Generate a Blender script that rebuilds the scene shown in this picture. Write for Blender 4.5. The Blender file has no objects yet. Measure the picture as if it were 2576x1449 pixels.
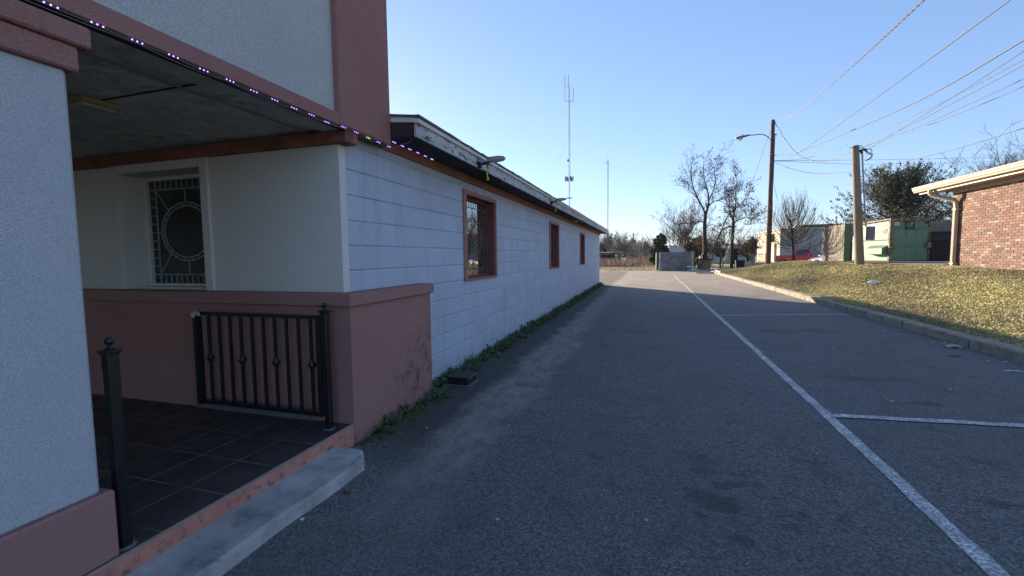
import bpy, math, random
import numpy as np
from mathutils import Vector, Matrix
random.seed(7); rng = np.random.default_rng(7)
S = bpy.context.scene; COL = S.collection
rad = math.radians
# ------------------------------------------------------------------ camera
YAW, PIT, ROL, HC = rad(17.2025), rad(4.1078), rad(-0.6945), 1.42
FW = Vector((-math.sin(YAW)*math.cos(PIT), math.cos(YAW)*math.cos(PIT), -math.sin(PIT)))
R0 = Vector((math.cos(YAW), math.sin(YAW), 0)); U0 = R0.cross(FW)
RT = R0*math.cos(ROL)+U0*math.sin(ROL); UP = -R0*math.sin(ROL)+U0*math.cos(ROL)
cd = bpy.data.cameras.new("camera"); cam = bpy.data.objects.new("camera", cd); COL.objects.link(cam)
cd.sensor_width = 36; cd.lens = 15.5498; cd.clip_start = .05; cd.clip_end = 3000
cam.matrix_world = Matrix(((RT.x, UP.x, -FW.x, 0), (RT.y, UP.y, -FW.y, 0), (RT.z, UP.z, -FW.z, HC), (0, 0, 0, 1)))
S.camera = cam
FP = 1112.67
def ray(x, y): return RT*((x-1288)/FP) - UP*((y-724.5)/FP) + FW      # survey units of the photograph -> direction
def at(x, y, D): return Vector((0, 0, HC)) + ray(x, y)*D
def onx(x, y, X): d = ray(x, y); return Vector((0, 0, HC)) + d*(X/d.x)
def onz(x, y, Z=0): d = ray(x, y); return Vector((0, 0, HC)) + d*((Z-HC)/d.z)
# ------------------------------------------------------------------ sky, sun, exposure
SUN_EL = rad(13.2); TX, TY = .667, -.745
W = bpy.data.worlds.new("World"); S.world = W; W.use_nodes = True
wn = W.node_tree.nodes; bg = wn["Background"]
sk = wn.new("ShaderNodeTexSky"); sk.sky_type = 'NISHITA'; sk.sun_disc = False
sk.sun_elevation = SUN_EL; sk.sun_rotation = math.atan2(-TX, -TY); sk.air_density = 1.0; sk.dust_density = .15; sk.ozone_density = 2.2; sk.altitude = 100
tint = wn.new("ShaderNodeMix"); tint.data_type = 'RGBA'; tint.blend_type = 'MULTIPLY'; tint.inputs[0].default_value = 1; tint.inputs[7].default_value = (.81, .915, 1.19, 1)
gm_ = wn.new("ShaderNodeGamma"); gm_.inputs[1].default_value = .66; W.node_tree.links.new(sk.outputs[0], gm_.inputs[0])
W.node_tree.links.new(gm_.outputs[0], tint.inputs[6]); W.node_tree.links.new(tint.outputs[2], bg.inputs[0]); bg.inputs[1].default_value = .072
sd = bpy.data.lights.new("sun", 'SUN'); sd.energy = 3.15; sd.angle = rad(.5); sd.color = (1, .83, .62)
sun = bpy.data.objects.new("sun", sd); COL.objects.link(sun)
tv = Vector((TX*math.cos(SUN_EL), TY*math.cos(SUN_EL), -math.sin(SUN_EL)))
sun.rotation_euler = tv.to_track_quat('-Z', 'Y').to_euler(); sun.location = (-20, 25, 20)
S.view_settings.view_transform = 'Standard'; S.view_settings.look = 'None'
S.view_settings.exposure = 2.28; S.view_settings.gamma = 1
# ------------------------------------------------------------------ materials
class NT:
    def __init__(s, name):
        s.m = bpy.data.materials.new(name); s.m.use_nodes = True; s.t = s.m.node_tree; s.b = s.t.nodes["Principled BSDF"]; s._p = None
    def n(s, typ, **k):
        o = s.t.nodes.new(typ)
        for a, v in k.items(): setattr(o, a, v)
        return o
    def l(s, a, b): s.t.links.new(a, b)
    def pos(s):
        if s._p is None: s._p = s.n("ShaderNodeNewGeometry").outputs["Position"]
        return s._p
    def scaled(s, sc):
        v = s.n("ShaderNodeVectorMath", operation='MULTIPLY'); s.l(s.pos(), v.inputs[0]); v.inputs[1].default_value = sc; return v.outputs[0]
    def noise(s, scale, detail=4, rough=.55, vec=None):
        o = s.n("ShaderNodeTexNoise"); o.inputs["Scale"].default_value = scale; o.inputs["Detail"].default_value = detail
        o.inputs["Roughness"].default_value = rough; s.l(vec or s.pos(), o.inputs["Vector"]); return o.outputs["Fac"]
    def voro(s, scale, feature='F1', out="Distance", vec=None):
        o = s.n("ShaderNodeTexVoronoi", feature=feature); o.inputs["Scale"].default_value = scale; s.l(vec or s.pos(), o.inputs["Vector"]); return o.outputs[out]
    def ramp(s, f, a, b, lo=0., hi=1.):
        o = s.n("ShaderNodeMapRange", interpolation_type='SMOOTHSTEP'); s.l(f, o.inputs[0])
        for i, v in enumerate((a, b, lo, hi)): o.inputs[i+1].default_value = v
        return o.outputs[0]
    def math(s, op, a, b=0.):
        o = s.n("ShaderNodeMath", operation=op)
        for i, v in enumerate((a, b)):
            if isinstance(v, (int, float)): o.inputs[i].default_value = v
            else: s.l(v, o.inputs[i])
        return o.outputs[0]
    def mix(s, f, a, b, mode='MIX'):
        o = s.n("ShaderNodeMix", data_type='RGBA', blend_type=mode)
        if isinstance(f, (int, float)): o.inputs[0].default_value = f
        else: s.l(f, o.inputs[0])
        for i, v in ((6, a), (7, b)):
            if isinstance(v, tuple): o.inputs[i].default_value = (*v[:3], 1)
            else: s.l(v, o.inputs[i])
        return o.outputs[2]
    def bump(s, h, strength=.5, dist=.01, prev=None):
        o = s.n("ShaderNodeBump"); o.inputs["Strength"].default_value = strength; o.inputs["Distance"].default_value = dist
        s.l(h, o.inputs["Height"])
        if prev: s.l(prev, o.inputs["Normal"])
        return o.outputs[0]
    def sep(s):
        o = s.n("ShaderNodeSeparateXYZ"); s.l(s.pos(), o.inputs[0]); return o.outputs
    def attr(s, name="Col"):
        o = s.n("ShaderNodeAttribute"); o.attribute_name = name; return o.outputs["Color"]
    def done(s, col=None, rough=.8, nor=None, metal=0, spec=.5):
        if col is not None:
            if isinstance(col, tuple): s.b.inputs["Base Color"].default_value = (*col, 1)
            else: s.l(col, s.b.inputs["Base Color"])
        if isinstance(rough, (int, float)): s.b.inputs["Roughness"].default_value = rough
        else: s.l(rough, s.b.inputs["Roughness"])
        if nor: s.l(nor, s.b.inputs["Normal"])
        s.b.inputs["Metallic"].default_value = metal; s.b.inputs["Specular IOR Level"].default_value = spec
        return s.m
def simple(name, c, rough=.7, var=.18, scale=6, bump=.15, bscale=60, metal=0, spec=.5, dirt=None, dd=.003, attr=False):
    t = NT(name); k = t.ramp(t.noise(scale, 5, .6), .3, .7)
    dk = tuple(x*(1-var) for x in c); lt = tuple(min(1, x*(1+var)) for x in c)
    col = t.mix(k, dk, lt)
    if attr: col = t.mix(1.0, t.mix(.9, (.5, .5, .5), t.attr()), t.mix(k, (1-var,)*3, (1+var,)*3), 'MULTIPLY')
    if dirt:
        dc, lo, hi, sc = dirt; col = t.mix(t.ramp(t.noise(sc, 6, .65), lo, hi), col, dc)
    return t.done(col, rough, t.bump(t.noise(bscale, 3), bump, dd) if bump else None, metal, spec)
M = {}
def stucco(name, c, c2, sc=170, strength=.8, streak=None, mould=None):
    t = NT(name); big = t.ramp(t.noise(1.3, 5, .6), .3, .72)
    col = t.mix(big, c, c2)
    fine = t.noise(sc, 3, .6)
    col = t.mix(t.ramp(fine, .38, .62, 0, .75), col, tuple(x*.66 for x in c2))
    if streak:
        st = t.ramp(t.noise(3.2, 4, .6, t.scaled((4, 4, .5))), .58, .8, 0, .45); col = t.mix(st, col, streak)
    if mould:
        cen, r, dc = mould
        v = t.n("ShaderNodeVectorMath", operation='DISTANCE'); t.l(t.pos(), v.inputs[0]); v.inputs[1].default_value = cen
        mk = t.math('MULTIPLY', t.ramp(v.outputs["Value"], r*.25, r, 1, 0), t.ramp(t.noise(7, 8, .78), .46, .66, 0, .8)); col = t.mix(mk, col, dc)
        lo = t.math('MULTIPLY', t.ramp(t.sep()[2], 0, .12, 1, 0), t.ramp(t.noise(14, 5, .7), .4, .65, 0, .8)); col = t.mix(lo, col, dc)
    h = t.math('ADD', fine, t.math('MULTIPLY', t.noise(sc*.35, 3), .8))
    return t.done(col, .92, t.bump(h, strength, .006), spec=.25)
M['stucco_white'] = stucco('stucco_white', (.50, .515, .52), (.58, .59, .59), 120, 1.0, streak=(.33, .33, .33))
M['stucco_column'] = stucco('stucco_column', (.52, .55, .60), (.60, .62, .66), 190, 1.0)
M['stucco_smooth'] = stucco('stucco_smooth', (.68, .68, .65), (.74, .74, .70), 220, .35)
M['stucco_red'] = stucco('stucco_red', (.34, .172, .155), (.395, .205, .182), 140, .8, streak=(.2, .085, .08))
M['wall_red'] = stucco('wall_red', (.355, .185, .168), (.41, .22, .198), 200, .5, mould=((-2.1, 3.95, .22), .85, (.05, .035, .035)))
def cmu():
    t = NT('painted_block'); a = t.attr()
    st = t.ramp(t.noise(2.2, 5, .6, t.scaled((1, 2.2, .35))), .45, .75, 0, .35)
    col = t.mix(st, a, (.30, .31, .33)); dr = t.math('MULTIPLY', t.ramp(t.noise(1.1, 6, .7, t.scaled((1, 5, .25))), .55, .72, 0, .4), t.ramp(t.sep()[2], .6, 2.4, .4, 1)); col = t.mix(dr, col, (.24, .235, .22))
    pits = t.ramp(t.noise(90, 2, .5), .69, .74); col = t.mix(t.math('MULTIPLY', pits, .5), col, (.25, .27, .3))
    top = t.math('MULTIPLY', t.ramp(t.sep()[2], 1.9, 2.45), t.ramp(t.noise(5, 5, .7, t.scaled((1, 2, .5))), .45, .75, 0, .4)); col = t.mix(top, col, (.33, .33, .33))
    low = t.math('MULTIPLY', t.ramp(t.sep()[2], .0, .25, 1, 0), t.ramp(t.noise(8, 5, .7), .4, .7, 0, .6)); col = t.mix(low, col, (.25, .25, .22))
    h = t.math('ADD', t.noise(120, 3, .6), t.math('MULTIPLY', pits, -.6))
    return t.done(col, .62, t.bump(h, .35, .004), spec=.4)
M['cmu'] = cmu()
def asphalt():
    t = NT('asphalt'); x, y, z = t.sep()
    agg = t.voro(95, out="Color"); sp = t.n("ShaderNodeSeparateColor"); t.l(agg, sp.inputs[0])
    fine = t.ramp(sp.outputs[0], .0, 1, 0, 1)
    base = t.mix(fine, (.068, .069, .070), (.195, .193, .188))
    chips = t.ramp(sp.outputs[1], .93, .97); base = t.mix(t.math('MULTIPLY', chips, .8), base, (.30, .29, .27))
    big = t.ramp(t.noise(.55, 6, .62), .32, .7); base = t.mix(t.math('MULTIPLY', big, .55), base, (.10, .099, .10))
    mid = t.ramp(t.noise(3.5, 5, .6), .5, .75, 0, .4); base = t.mix(mid, base, (.045, .046, .052))
    # wheel-worn paler lane
    base = t.mix(t.math('MULTIPLY', t.ramp(t.noise(.9, 4, .6, t.scaled((2.5, .25, 1))), .45, .7), .35), base, (.13, .13, .13))
    # far part of the lot: sunlight painted in as a paler, warmer tone
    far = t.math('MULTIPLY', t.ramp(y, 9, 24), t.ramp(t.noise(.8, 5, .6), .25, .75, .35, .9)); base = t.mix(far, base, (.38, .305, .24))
    # dust strip along the wall
    xx = t.math('ADD', x, t.math('MULTIPLY', t.math('SUBTRACT', t.noise(1.3, 6, .72, t.scaled((1, .8, 1))), .5), .9))
    band = t.math('MULTIPLY', t.ramp(xx, -1.75, -1.5), t.ramp(xx, -1.25, -.95, 1, 0))
    dust = t.math('MULTIPLY', band, t.ramp(t.noise(5, 6, .75, t.scaled((1.6, .7, 1))), .28, .64, 0, .85))
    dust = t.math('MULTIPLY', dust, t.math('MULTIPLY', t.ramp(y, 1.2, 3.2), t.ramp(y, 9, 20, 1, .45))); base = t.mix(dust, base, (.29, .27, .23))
    soil = t.math('MULTIPLY', t.ramp(xx, -1.75, -1.5, 1, 0), t.ramp(y, 2.4, 3.2)); base = t.mix(t.math('MULTIPLY', soil, .75), base, t.mix(t.noise(30, 4), (.03, .028, .024), (.085, .078, .062)))
    sand = t.math('MULTIPLY', t.ramp(y, 36.5, 39.5), t.ramp(t.noise(1.2, 5, .7), .3, .6)); base = t.mix(sand, base, (.34, .26, .16))
    # cracks
    dist = t.n("ShaderNodeVectorMath", operation='ADD'); t.l(t.pos(), dist.inputs[0])
    nn = t.n("ShaderNodeTexNoise"); nn.inputs["Scale"].default_value = 1.5; nn.inputs["Detail"].default_value = 5; t.l(t.pos(), nn.inputs["Vector"])
    sc = t.n("ShaderNodeVectorMath", operation='SCALE'); t.l(nn.outputs["Color"], sc.inputs[0]); sc.inputs["Scale"].default_value = 1.2; t.l(sc.outputs[0], dist.inputs[1])
    cr = t.ramp(t.voro(.28, 'DISTANCE_TO_EDGE', vec=dist.outputs[0]), .0, .008, 1, 0)
    crm = t.math('MULTIPLY', cr, t.math('MULTIPLY', t.ramp(t.noise(.35, 2), .5, .6), t.ramp(y, 9, 16, .0, .8)))
    base = t.mix(crm, base, (.02, .02, .02))
    # oil spots
    sp_ = [(1060,590,.09,.08,.9),(1120,618,.10,.07,.8),(1180,640,.13,.09,.9),(1232,660,.07,.05,.9),(1195,608,.1,.04,.7),(1180,552,.06,.05,.8),(1237,543,.06,.05,.75),(1305,545,.06,.06,.4),(1075,440,.14,.12,.35),(1110,485,.14,.07,.5),(1300,490,.12,.05,.35),(1250,502,.07,.04,.4),(1575,437,.15,.07,.5),(1650,495,.08,.13,.4),(1275,803,.06,.06,.7),(1080,680,.04,.03,.8),(1450,675,.05,.04,.45),(1530,690,.07,.05,.5),(1495,740,.07,.04,.5),(1750,715,.06,.07,.5),(2480,640,.16,.05,.8),(2120,170,.16,.08,.6),(1810,55,.45,.10,.5),(2170,290,.15,.07,.4),(600,420,.08,.05,.5),(430,625,.1,.06,.4),(2400,440,.15,.07,.45),(300,90,.2,.1,.35)]
    wob = t.n("ShaderNodeVectorMath", operation='ADD'); t.l(t.pos(), wob.inputs[0])
    n2 = t.n("ShaderNodeTexNoise"); n2.inputs["Scale"].default_value = 9; n2.inputs["Detail"].default_value = 4; t.l(t.pos(), n2.inputs["Vector"])
    s2 = t.n("ShaderNodeVectorMath", operation='SCALE'); t.l(n2.outputs["Color"], s2.inputs[0]); s2.inputs["Scale"].default_value = .16; t.l(s2.outputs[0], wob.inputs[1])
    acc = None
    spots = [(onz(1174+.5443*a, 922.4+.5443*b), rx, ry, k) for a, b, rx, ry, k in sp_]
    spots += [(onz(1954, 834), .35, .22, .7), (onz(2055, 832), .35, .25, .7), (onz(1600, 833), .3, .2, .3), (onz(1850, 876), .3, .15, .35), (onz(1700, 800), .6, .3, .3)]
    for p, rx, ry, k in spots:
        a = t.n("ShaderNodeVectorMath", operation='SUBTRACT'); t.l(wob.outputs[0], a.inputs[0]); a.inputs[1].default_value = (p.x+.08, p.y+.08, 0.08)
        b = t.n("ShaderNodeVectorMath", operation='MULTIPLY'); t.l(a.outputs[0], b.inputs[0]); b.inputs[1].default_value = (1/rx, 1/ry, 0)
        c = t.n("ShaderNodeVectorMath", operation='LENGTH'); t.l(b.outputs[0], c.inputs[0])
        f = t.ramp(c.outputs["Value"], .55, 1.1, k, 0); f = t.math('MULTIPLY', f, t.ramp(t.noise(22, 4, .7), .3, .6, .35, 1)) if acc is None else f; acc = f if acc is None else t.math('MAXIMUM', acc, f)
    acc = t.math('MULTIPLY', acc, t.ramp(t.noise(35, 5, .7), .35, .6, .45, 1)); base = t.mix(acc, base, (.022, .022, .023))
    h = t.math('ADD', t.voro(95), t.noise(40, 3))
    return t.done(base, t.ramp(acc, 0, 1, .86, .6), t.bump(h, .6, .006), spec=.35)
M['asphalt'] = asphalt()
def paintline():
    t = NT('worn_paint'); k = t.ramp(t.noise(55, 5, .7), .42, .58); k2 = t.ramp(t.noise(4, 4, .6), .35, .65, .0, .5)
    f = t.math('MAXIMUM', t.math('SUBTRACT', k, k2), .15)
    return t.done(t.mix(f, (.20, .20, .20), (.80, .79, .77)), .8, t.bump(t.voro(95), .5, .004), spec=.3)
M['paint'] = paintline()
M['dirt'] = simple('dry_dirt', (.20, .15, .095), .95, .3, 1.5, .6, 30, dirt=((.12, .11, .055), .5, .65, .7), dd=.02)
M['grass_soil'] = simple('grass_soil', (.32, .28, .10), .95, .35, 5, .8, 45, dirt=((.30, .21, .11), .5, .68, 1.3), dd=.015)
M['leafy'] = simple('grass_blade', (.1, .1, .05), .75, .15, 3, 0, attr=True, spec=.2)
M['weed'] = simple('weed_leaf', (.06, .11, .04), .6, .25, 12, 0, spec=.35)
M['moss'] = simple('moss', (.05, .065, .018), .95, .4, 25, .9, 130, dd=.01)
M['concrete'] = simple('weathered_concrete', (.42, .42, .40), .9, .25, 9, .6, 110, dirt=((.19, .195, .185), .45, .72, 4.5), dd=.004)
M['kerb'] = simple('kerb_concrete', (.27, .235, .185), .92, .2, 4, .5, 90, dirt=((.12, .11, .08), .48, .68, 6), dd=.005)
def riser():
    t = NT('peeling_pink_paint'); c = t.mix(t.ramp(t.noise(6, 5, .6), .3, .7), (.46, .20, .155), (.56, .27, .21))
    k = t.ramp(t.noise(15, 7, .74), .54, .57); edge = t.ramp(t.noise(15, 7, .74), .54, .57)
    lowm = t.ramp(t.sep()[2], .06, .15, 1, .25); k = t.math('MULTIPLY', k, lowm)
    c = t.mix(k, c, t.mix(t.noise(40), (.07, .06, .05), (.22, .19, .16)))
    return t.done(c, .8, t.bump(t.math('MULTIPLY', edge, -1.), .5, .004), spec=.3)
M['riser'] = riser()
def tiles():
    t = NT('slate_tile'); x, y, z = t.sep()
    def joint(v, off, p):
        a = t.math('ADD', v, off); a = t.math('DIVIDE', a, p); a = t.math('FRACT', a); a = t.math('ABSOLUTE', t.math('SUBTRACT', a, .5)); return t.ramp(a, .5-.0045/p*1.2, .5-.0045/p*.6)
    j = t.math('MAXIMUM', joint(x, 10+2.46-10//.309*.0+.309*0, .309) if False else joint(x, 2.46+.309*40, .309), joint(y, -2.405+.333*40, .333))
    c = t.mix(t.ramp(t.noise(4, 6, .65), .3, .7), (.032, .030, .032), (.068, .058, .057))
    c = t.mix(t.ramp(t.noise(1.3, 3), .5, .7, 0, .5), c, (.085, .062, .055))
    c = t.mix(t.math('MULTIPLY', j, t.ramp(t.noise(3, 3), .3, .6, .25, .9)), c, (.21, .19, .17))
    return t.done(c, t.ramp(t.noise(7, 4), .3, .7, .42, .62), t.bump(t.math('ADD', t.math('MULTIPLY', j, -1.2), t.math('MULTIPLY', t.noise(18, 5), .6)), .5, .004), spec=.4)
M['tile'] = tiles()
M['ceiling'] = simple('porch_ceiling_paint', (.50, .51, .46), .85, .2, 6, .3, 80, dirt=((.33, .34, .29), .45, .62, 12))
M['beam'] = simple('beam_stucco', (.30, .12, .08), .9, .3, 3, .6, 130, dirt=((.17, .08, .05), .45, .66, 4))
M['rust_trim'] = simple('rust_red_board', (.28, .125, .09), .75, .15, 5, .3, 60, dirt=((.13, .06, .045), .55, .7, 6))
M['window_trim'] = simple('brown_pink_trim', (.31, .145, .115), .6, .15, 7, .2, 70, dirt=((.19, .085, .07), .52, .7, 8))
M['jamb'] = simple('dark_red_jamb', (.16, .055, .05), .6, .15, 7, .2, 70)
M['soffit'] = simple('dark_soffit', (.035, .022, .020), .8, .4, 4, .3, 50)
def peel():
    t = NT('peeling_white_paint'); c = t.mix(t.ramp(t.noise(5, 5, .6), .3, .7), (.42, .43, .43), (.56, .57, .57))
    k = t.ramp(t.noise(13, 7, .8, t.scaled((1, .45, 2.0))), .55, .575); k2 = t.ramp(t.noise(60, 3, .6, t.scaled((1, .25, 3))), .5, .7)
    c = t.mix(k, c, t.mix(k2, (.045, .043, .04), (.20, .19, .18)))
    return t.done(c, .8, t.bump(t.math('MULTIPLY', k, -1.), .8, .004), spec=.3)
M['peel'] = peel()
M['white_trim'] = simple('white_trim', (.62, .60, .57), .6, .08, 4, .1, 50)
M['shingle'] = simple('roof_shingle', (.13, .115, .09), .95, .35, 20, .8, 90, dd=.01)
M['iron'] = simple('black_iron', (.010, .011, .013), .38, .3, 20, .15, 90, spec=.5)
M['black_plastic'] = simple('black_plastic', (.012, .012, .014), .5, .3, 20, .1, 90)
M['granite'] = simple('grey_granite', (.14, .14, .15), .7, .55, 130, .2, 120)
def glass(name, c, rough=.02, spec=1.0, wav=.06):
    t = NT(name); return t.done(t.mix(t.ramp(t.noise(2.5, 3), .4, .65), c, tuple(x*2.2+.002 for x in c)), rough, t.bump(t.noise(2.2, 2), wav, .01), spec=spec)
M['glass'] = glass('dark_glass', (.012, .013, .016)); M['glass'].node_tree.nodes["Principled BSDF"].inputs["IOR"].default_value = 2.7
M['glass_niche'] = glass('stained_dark_glass', (.016, .020, .022), .12, .6)
M['lead'] = simple('leading', (.26, .28, .28), .6, .2, 20, 0)
M['lead_dark'] = simple('leading_grey', (.12, .11, .11), .6, .2, 20, 0)
M['galv'] = simple('galvanised_steel', (.35, .35, .35), .5, .15, 10, .1, 60, metal=.6)
M['mast'] = simple('mast_steel', (.17, .17, .175), .7, .1, 3, 0)
M['lampgrey'] = simple('lamp_housing', (.15, .15, .16), .5, .2, 10, .1, 60, metal=.3)
M['yellow'] = simple('yellow_tape', (.55, .48, .02), .45, .15, 20, 0)
M['redcord'] = simple('red_cord', (.25, .04, .03), .6, .1, 20, 0)
M['white_plastic'] = simple('white_plastic', (.6, .6, .58), .5, .08, 8, 0)
M['wire_white'] = simple('pale_cord', (.16, .165, .15), .5, .1, 20, 0)
M['wire'] = simple('overhead_cable', (.04, .04, .045), .6, .1, 10, 0)
M['wire_pale'] = simple('twisted_cable', (.05, .05, .05), .5, .4, 9, 0)
def wood(name, a, b, s=(9, 9, .35)):
    t = NT(name); k = t.ramp(t.noise(6, 6, .65, t.scaled(s)), .3, .7); c = t.mix(k, a, b)
    c = t.mix(t.ramp(t.noise(14, 3, .5, t.scaled((6, 6, .25))), .62, .7), c, tuple(x*.35 for x in a))
    return t.done(c, .9, t.bump(k, .5, .01), spec=.2)
M['pole_dark'] = wood('weathered_dark_pole', (.075, .048, .035), (.15, .10, .075))
M['pole_pale'] = wood('weathered_pale_pole', (.17, .135, .10), (.30, .245, .185))
M['bark'] = simple('grey_bark', (.055, .043, .036), .95, .3, 8, .6, 60, dd=.01)
M['bark_pale'] = simple('pale_twig_bark', (.11, .088, .07), .95, .25, 8, .4, 60)
M['far_bark'] = simple('hazed_far_bark', (.26, .225, .20), .95, .2, 2, 0)  # distance haze painted in: bark paled, offsetting shade between the twigs
M['deadleaf'] = simple('brown_leaf', (.10, .055, .03), .8, .4, 9, 0, spec=.2)
M['foliage'] = simple('foliage', (.05, .06, .03), .8, .25, 2, 0, attr=True, spec=.15)
def brickm():
    t = NT('brick_face'); c = t.attr(); k = t.ramp(t.noise(28, 5, .65), .35, .7, .72, 1.18)
    cc = t.n("ShaderNodeVectorMath", operation='SCALE'); t.l(c, cc.inputs[0]); t.l(k, cc.inputs["Scale"])
    return t.done(cc.outputs[0], .9, t.bump(t.noise(60, 4), .5, .006), spec=.2)
M['brick'] = brickm(); M['mortar'] = simple('mortar', (.085, .072, .062), .95, .2, 10, .4, 90)
M['cream'] = simple('cream_gutter', (.42, .36, .28), .5, .08, 5, .05, 40)
M['cream_shade'] = simple('cream_soffit', (.38, .31, .24), .7, .1, 5, .1, 40)
def dumpm():
    t = NT('pale_green_steel'); c = t.mix(t.ramp(t.noise(2.2, 5, .6), .3, .7), (.125, .225, .16), (.16, .27, .195))
    st = t.ramp(t.noise(4, 5, .7, t.scaled((3, 3, .35))), .55, .75, 0, .55); c = t.mix(st, c, (.13, .17, .09))
    r = t.ramp(t.noise(3.3, 7, .75), .645, .69); c = t.mix(r, c, (.10, .055, .03))
    return t.done(c, .5, t.bump(t.noise(1.6, 3), .35, .06), spec=.4)
M['dumpster'] = dumpm()
M['rustysteel'] = simple('rusty_green_edge', (.28, .24, .15), .8, .3, 8, .3, 60, dirt=((.13, .06, .035), .42, .6, 7))
M['darkgreen'] = simple('dark_green_steel', (.03, .07, .045), .5, .2, 6, .1, 50)
M['sunlit_green'] = simple('sunlit_green_steel', (.38, .40, .27), .7, .2, 5, .1, 50)  # paler copy of the dark green, sunlight put into the colour
M['navy'] = simple('navy_decal', (.012, .02, .035), .5, .05, 5, 0)
M['lime'] = simple('lime_decal', (.36, .52, .08), .5, .05, 5, 0)
M['orange'] = simple('orange_decal', (.75, .30, .05), .6, .15, 30, 0)
M['bluegrey_box'] = simple('grey_meter_box', (.16, .18, .22), .5, .08, 5, 0)
M['splitblock'] = simple('split_face_block', (.26, .225, .185), .95, .25, 14, .9, 35, dd=.03)
M['greenblock'] = simple('green_painted_block', (.11, .14, .07), .8, .2, 5, .3, 60)
M['greyblock'] = simple('grey_block', (.17, .18, .19), .95, .25, 3, .5, 50, dirt=((.10, .105, .11), .45, .65, 3), attr=True)
M['warehouse'] = simple('beige_sheet_wall', (.40, .35, .28), .7, .06, 2, 0)
M['warehouse_shaded'] = simple('shaded_sheet_wall', (.33, .335, .35), .7, .06, 2, 0)  # greyer copy of the beige wall, shade of the front put into the colour
M['metalroof'] = simple('pale_metal_roof', (.50, .49, .46), .5, .1, 2, 0)
M['brownbox'] = simple('brown_equipment', (.13, .09, .06), .8, .2, 3, 0)
M['tan'] = simple('tan_wall', (.30, .25, .17), .8, .15, 2, 0)
M['farwall'] = simple('far_pale_wall', (.42, .43, .42), .8, .1, 1, 0)
M['redcar'] = simple('red_car_paint', (.42, .025, .025), .25, .08, 3, 0, spec=.7)
M['whitecar'] = simple('white_car_paint', (.60, .62, .64), .25, .05, 3, 0, spec=.7)
M['carglass'] = simple('car_glass', (.012, .014, .02), .08, .1, 3, 0, spec=.8)
M['chrome'] = simple('chrome', (.5, .5, .5), .2, .1, 8, 0, metal=.9)
M['tyre'] = simple('tyre_rubber', (.02, .02, .02), .85, .2, 10, 0)
M['white_box'] = simple('white_trailer', (.55, .56, .58), .6, .08, 2, 0)
M['chipboard'] = simple('pale_litter', (.42, .38, .30), .8, .15, 20, 0)
M['dryweed'] = simple('dry_weed', (.3, .2, .12), .9, .2, 3, 0, attr=True)
M['hill'] = simple('wooded_hill', (.085, .08, .07), 1, .35, .12, .8, .4, dd=1.5)
def emi(name, c, s):
    t = NT(name); t.done((.02, .02, .02)); t.b.inputs["Emission Color"].default_value = (*c, 1); t.b.inputs["Emission Strength"].default_value = s; return t.m
M['led'] = emi('led_violet', (.42, .26, 1.0), .75); M['led_green'] = emi('led_green', (.6, 1, .25), .5); M['led_cyan'] = emi('led_cyan', (.3, .75, 1), .5)
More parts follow.
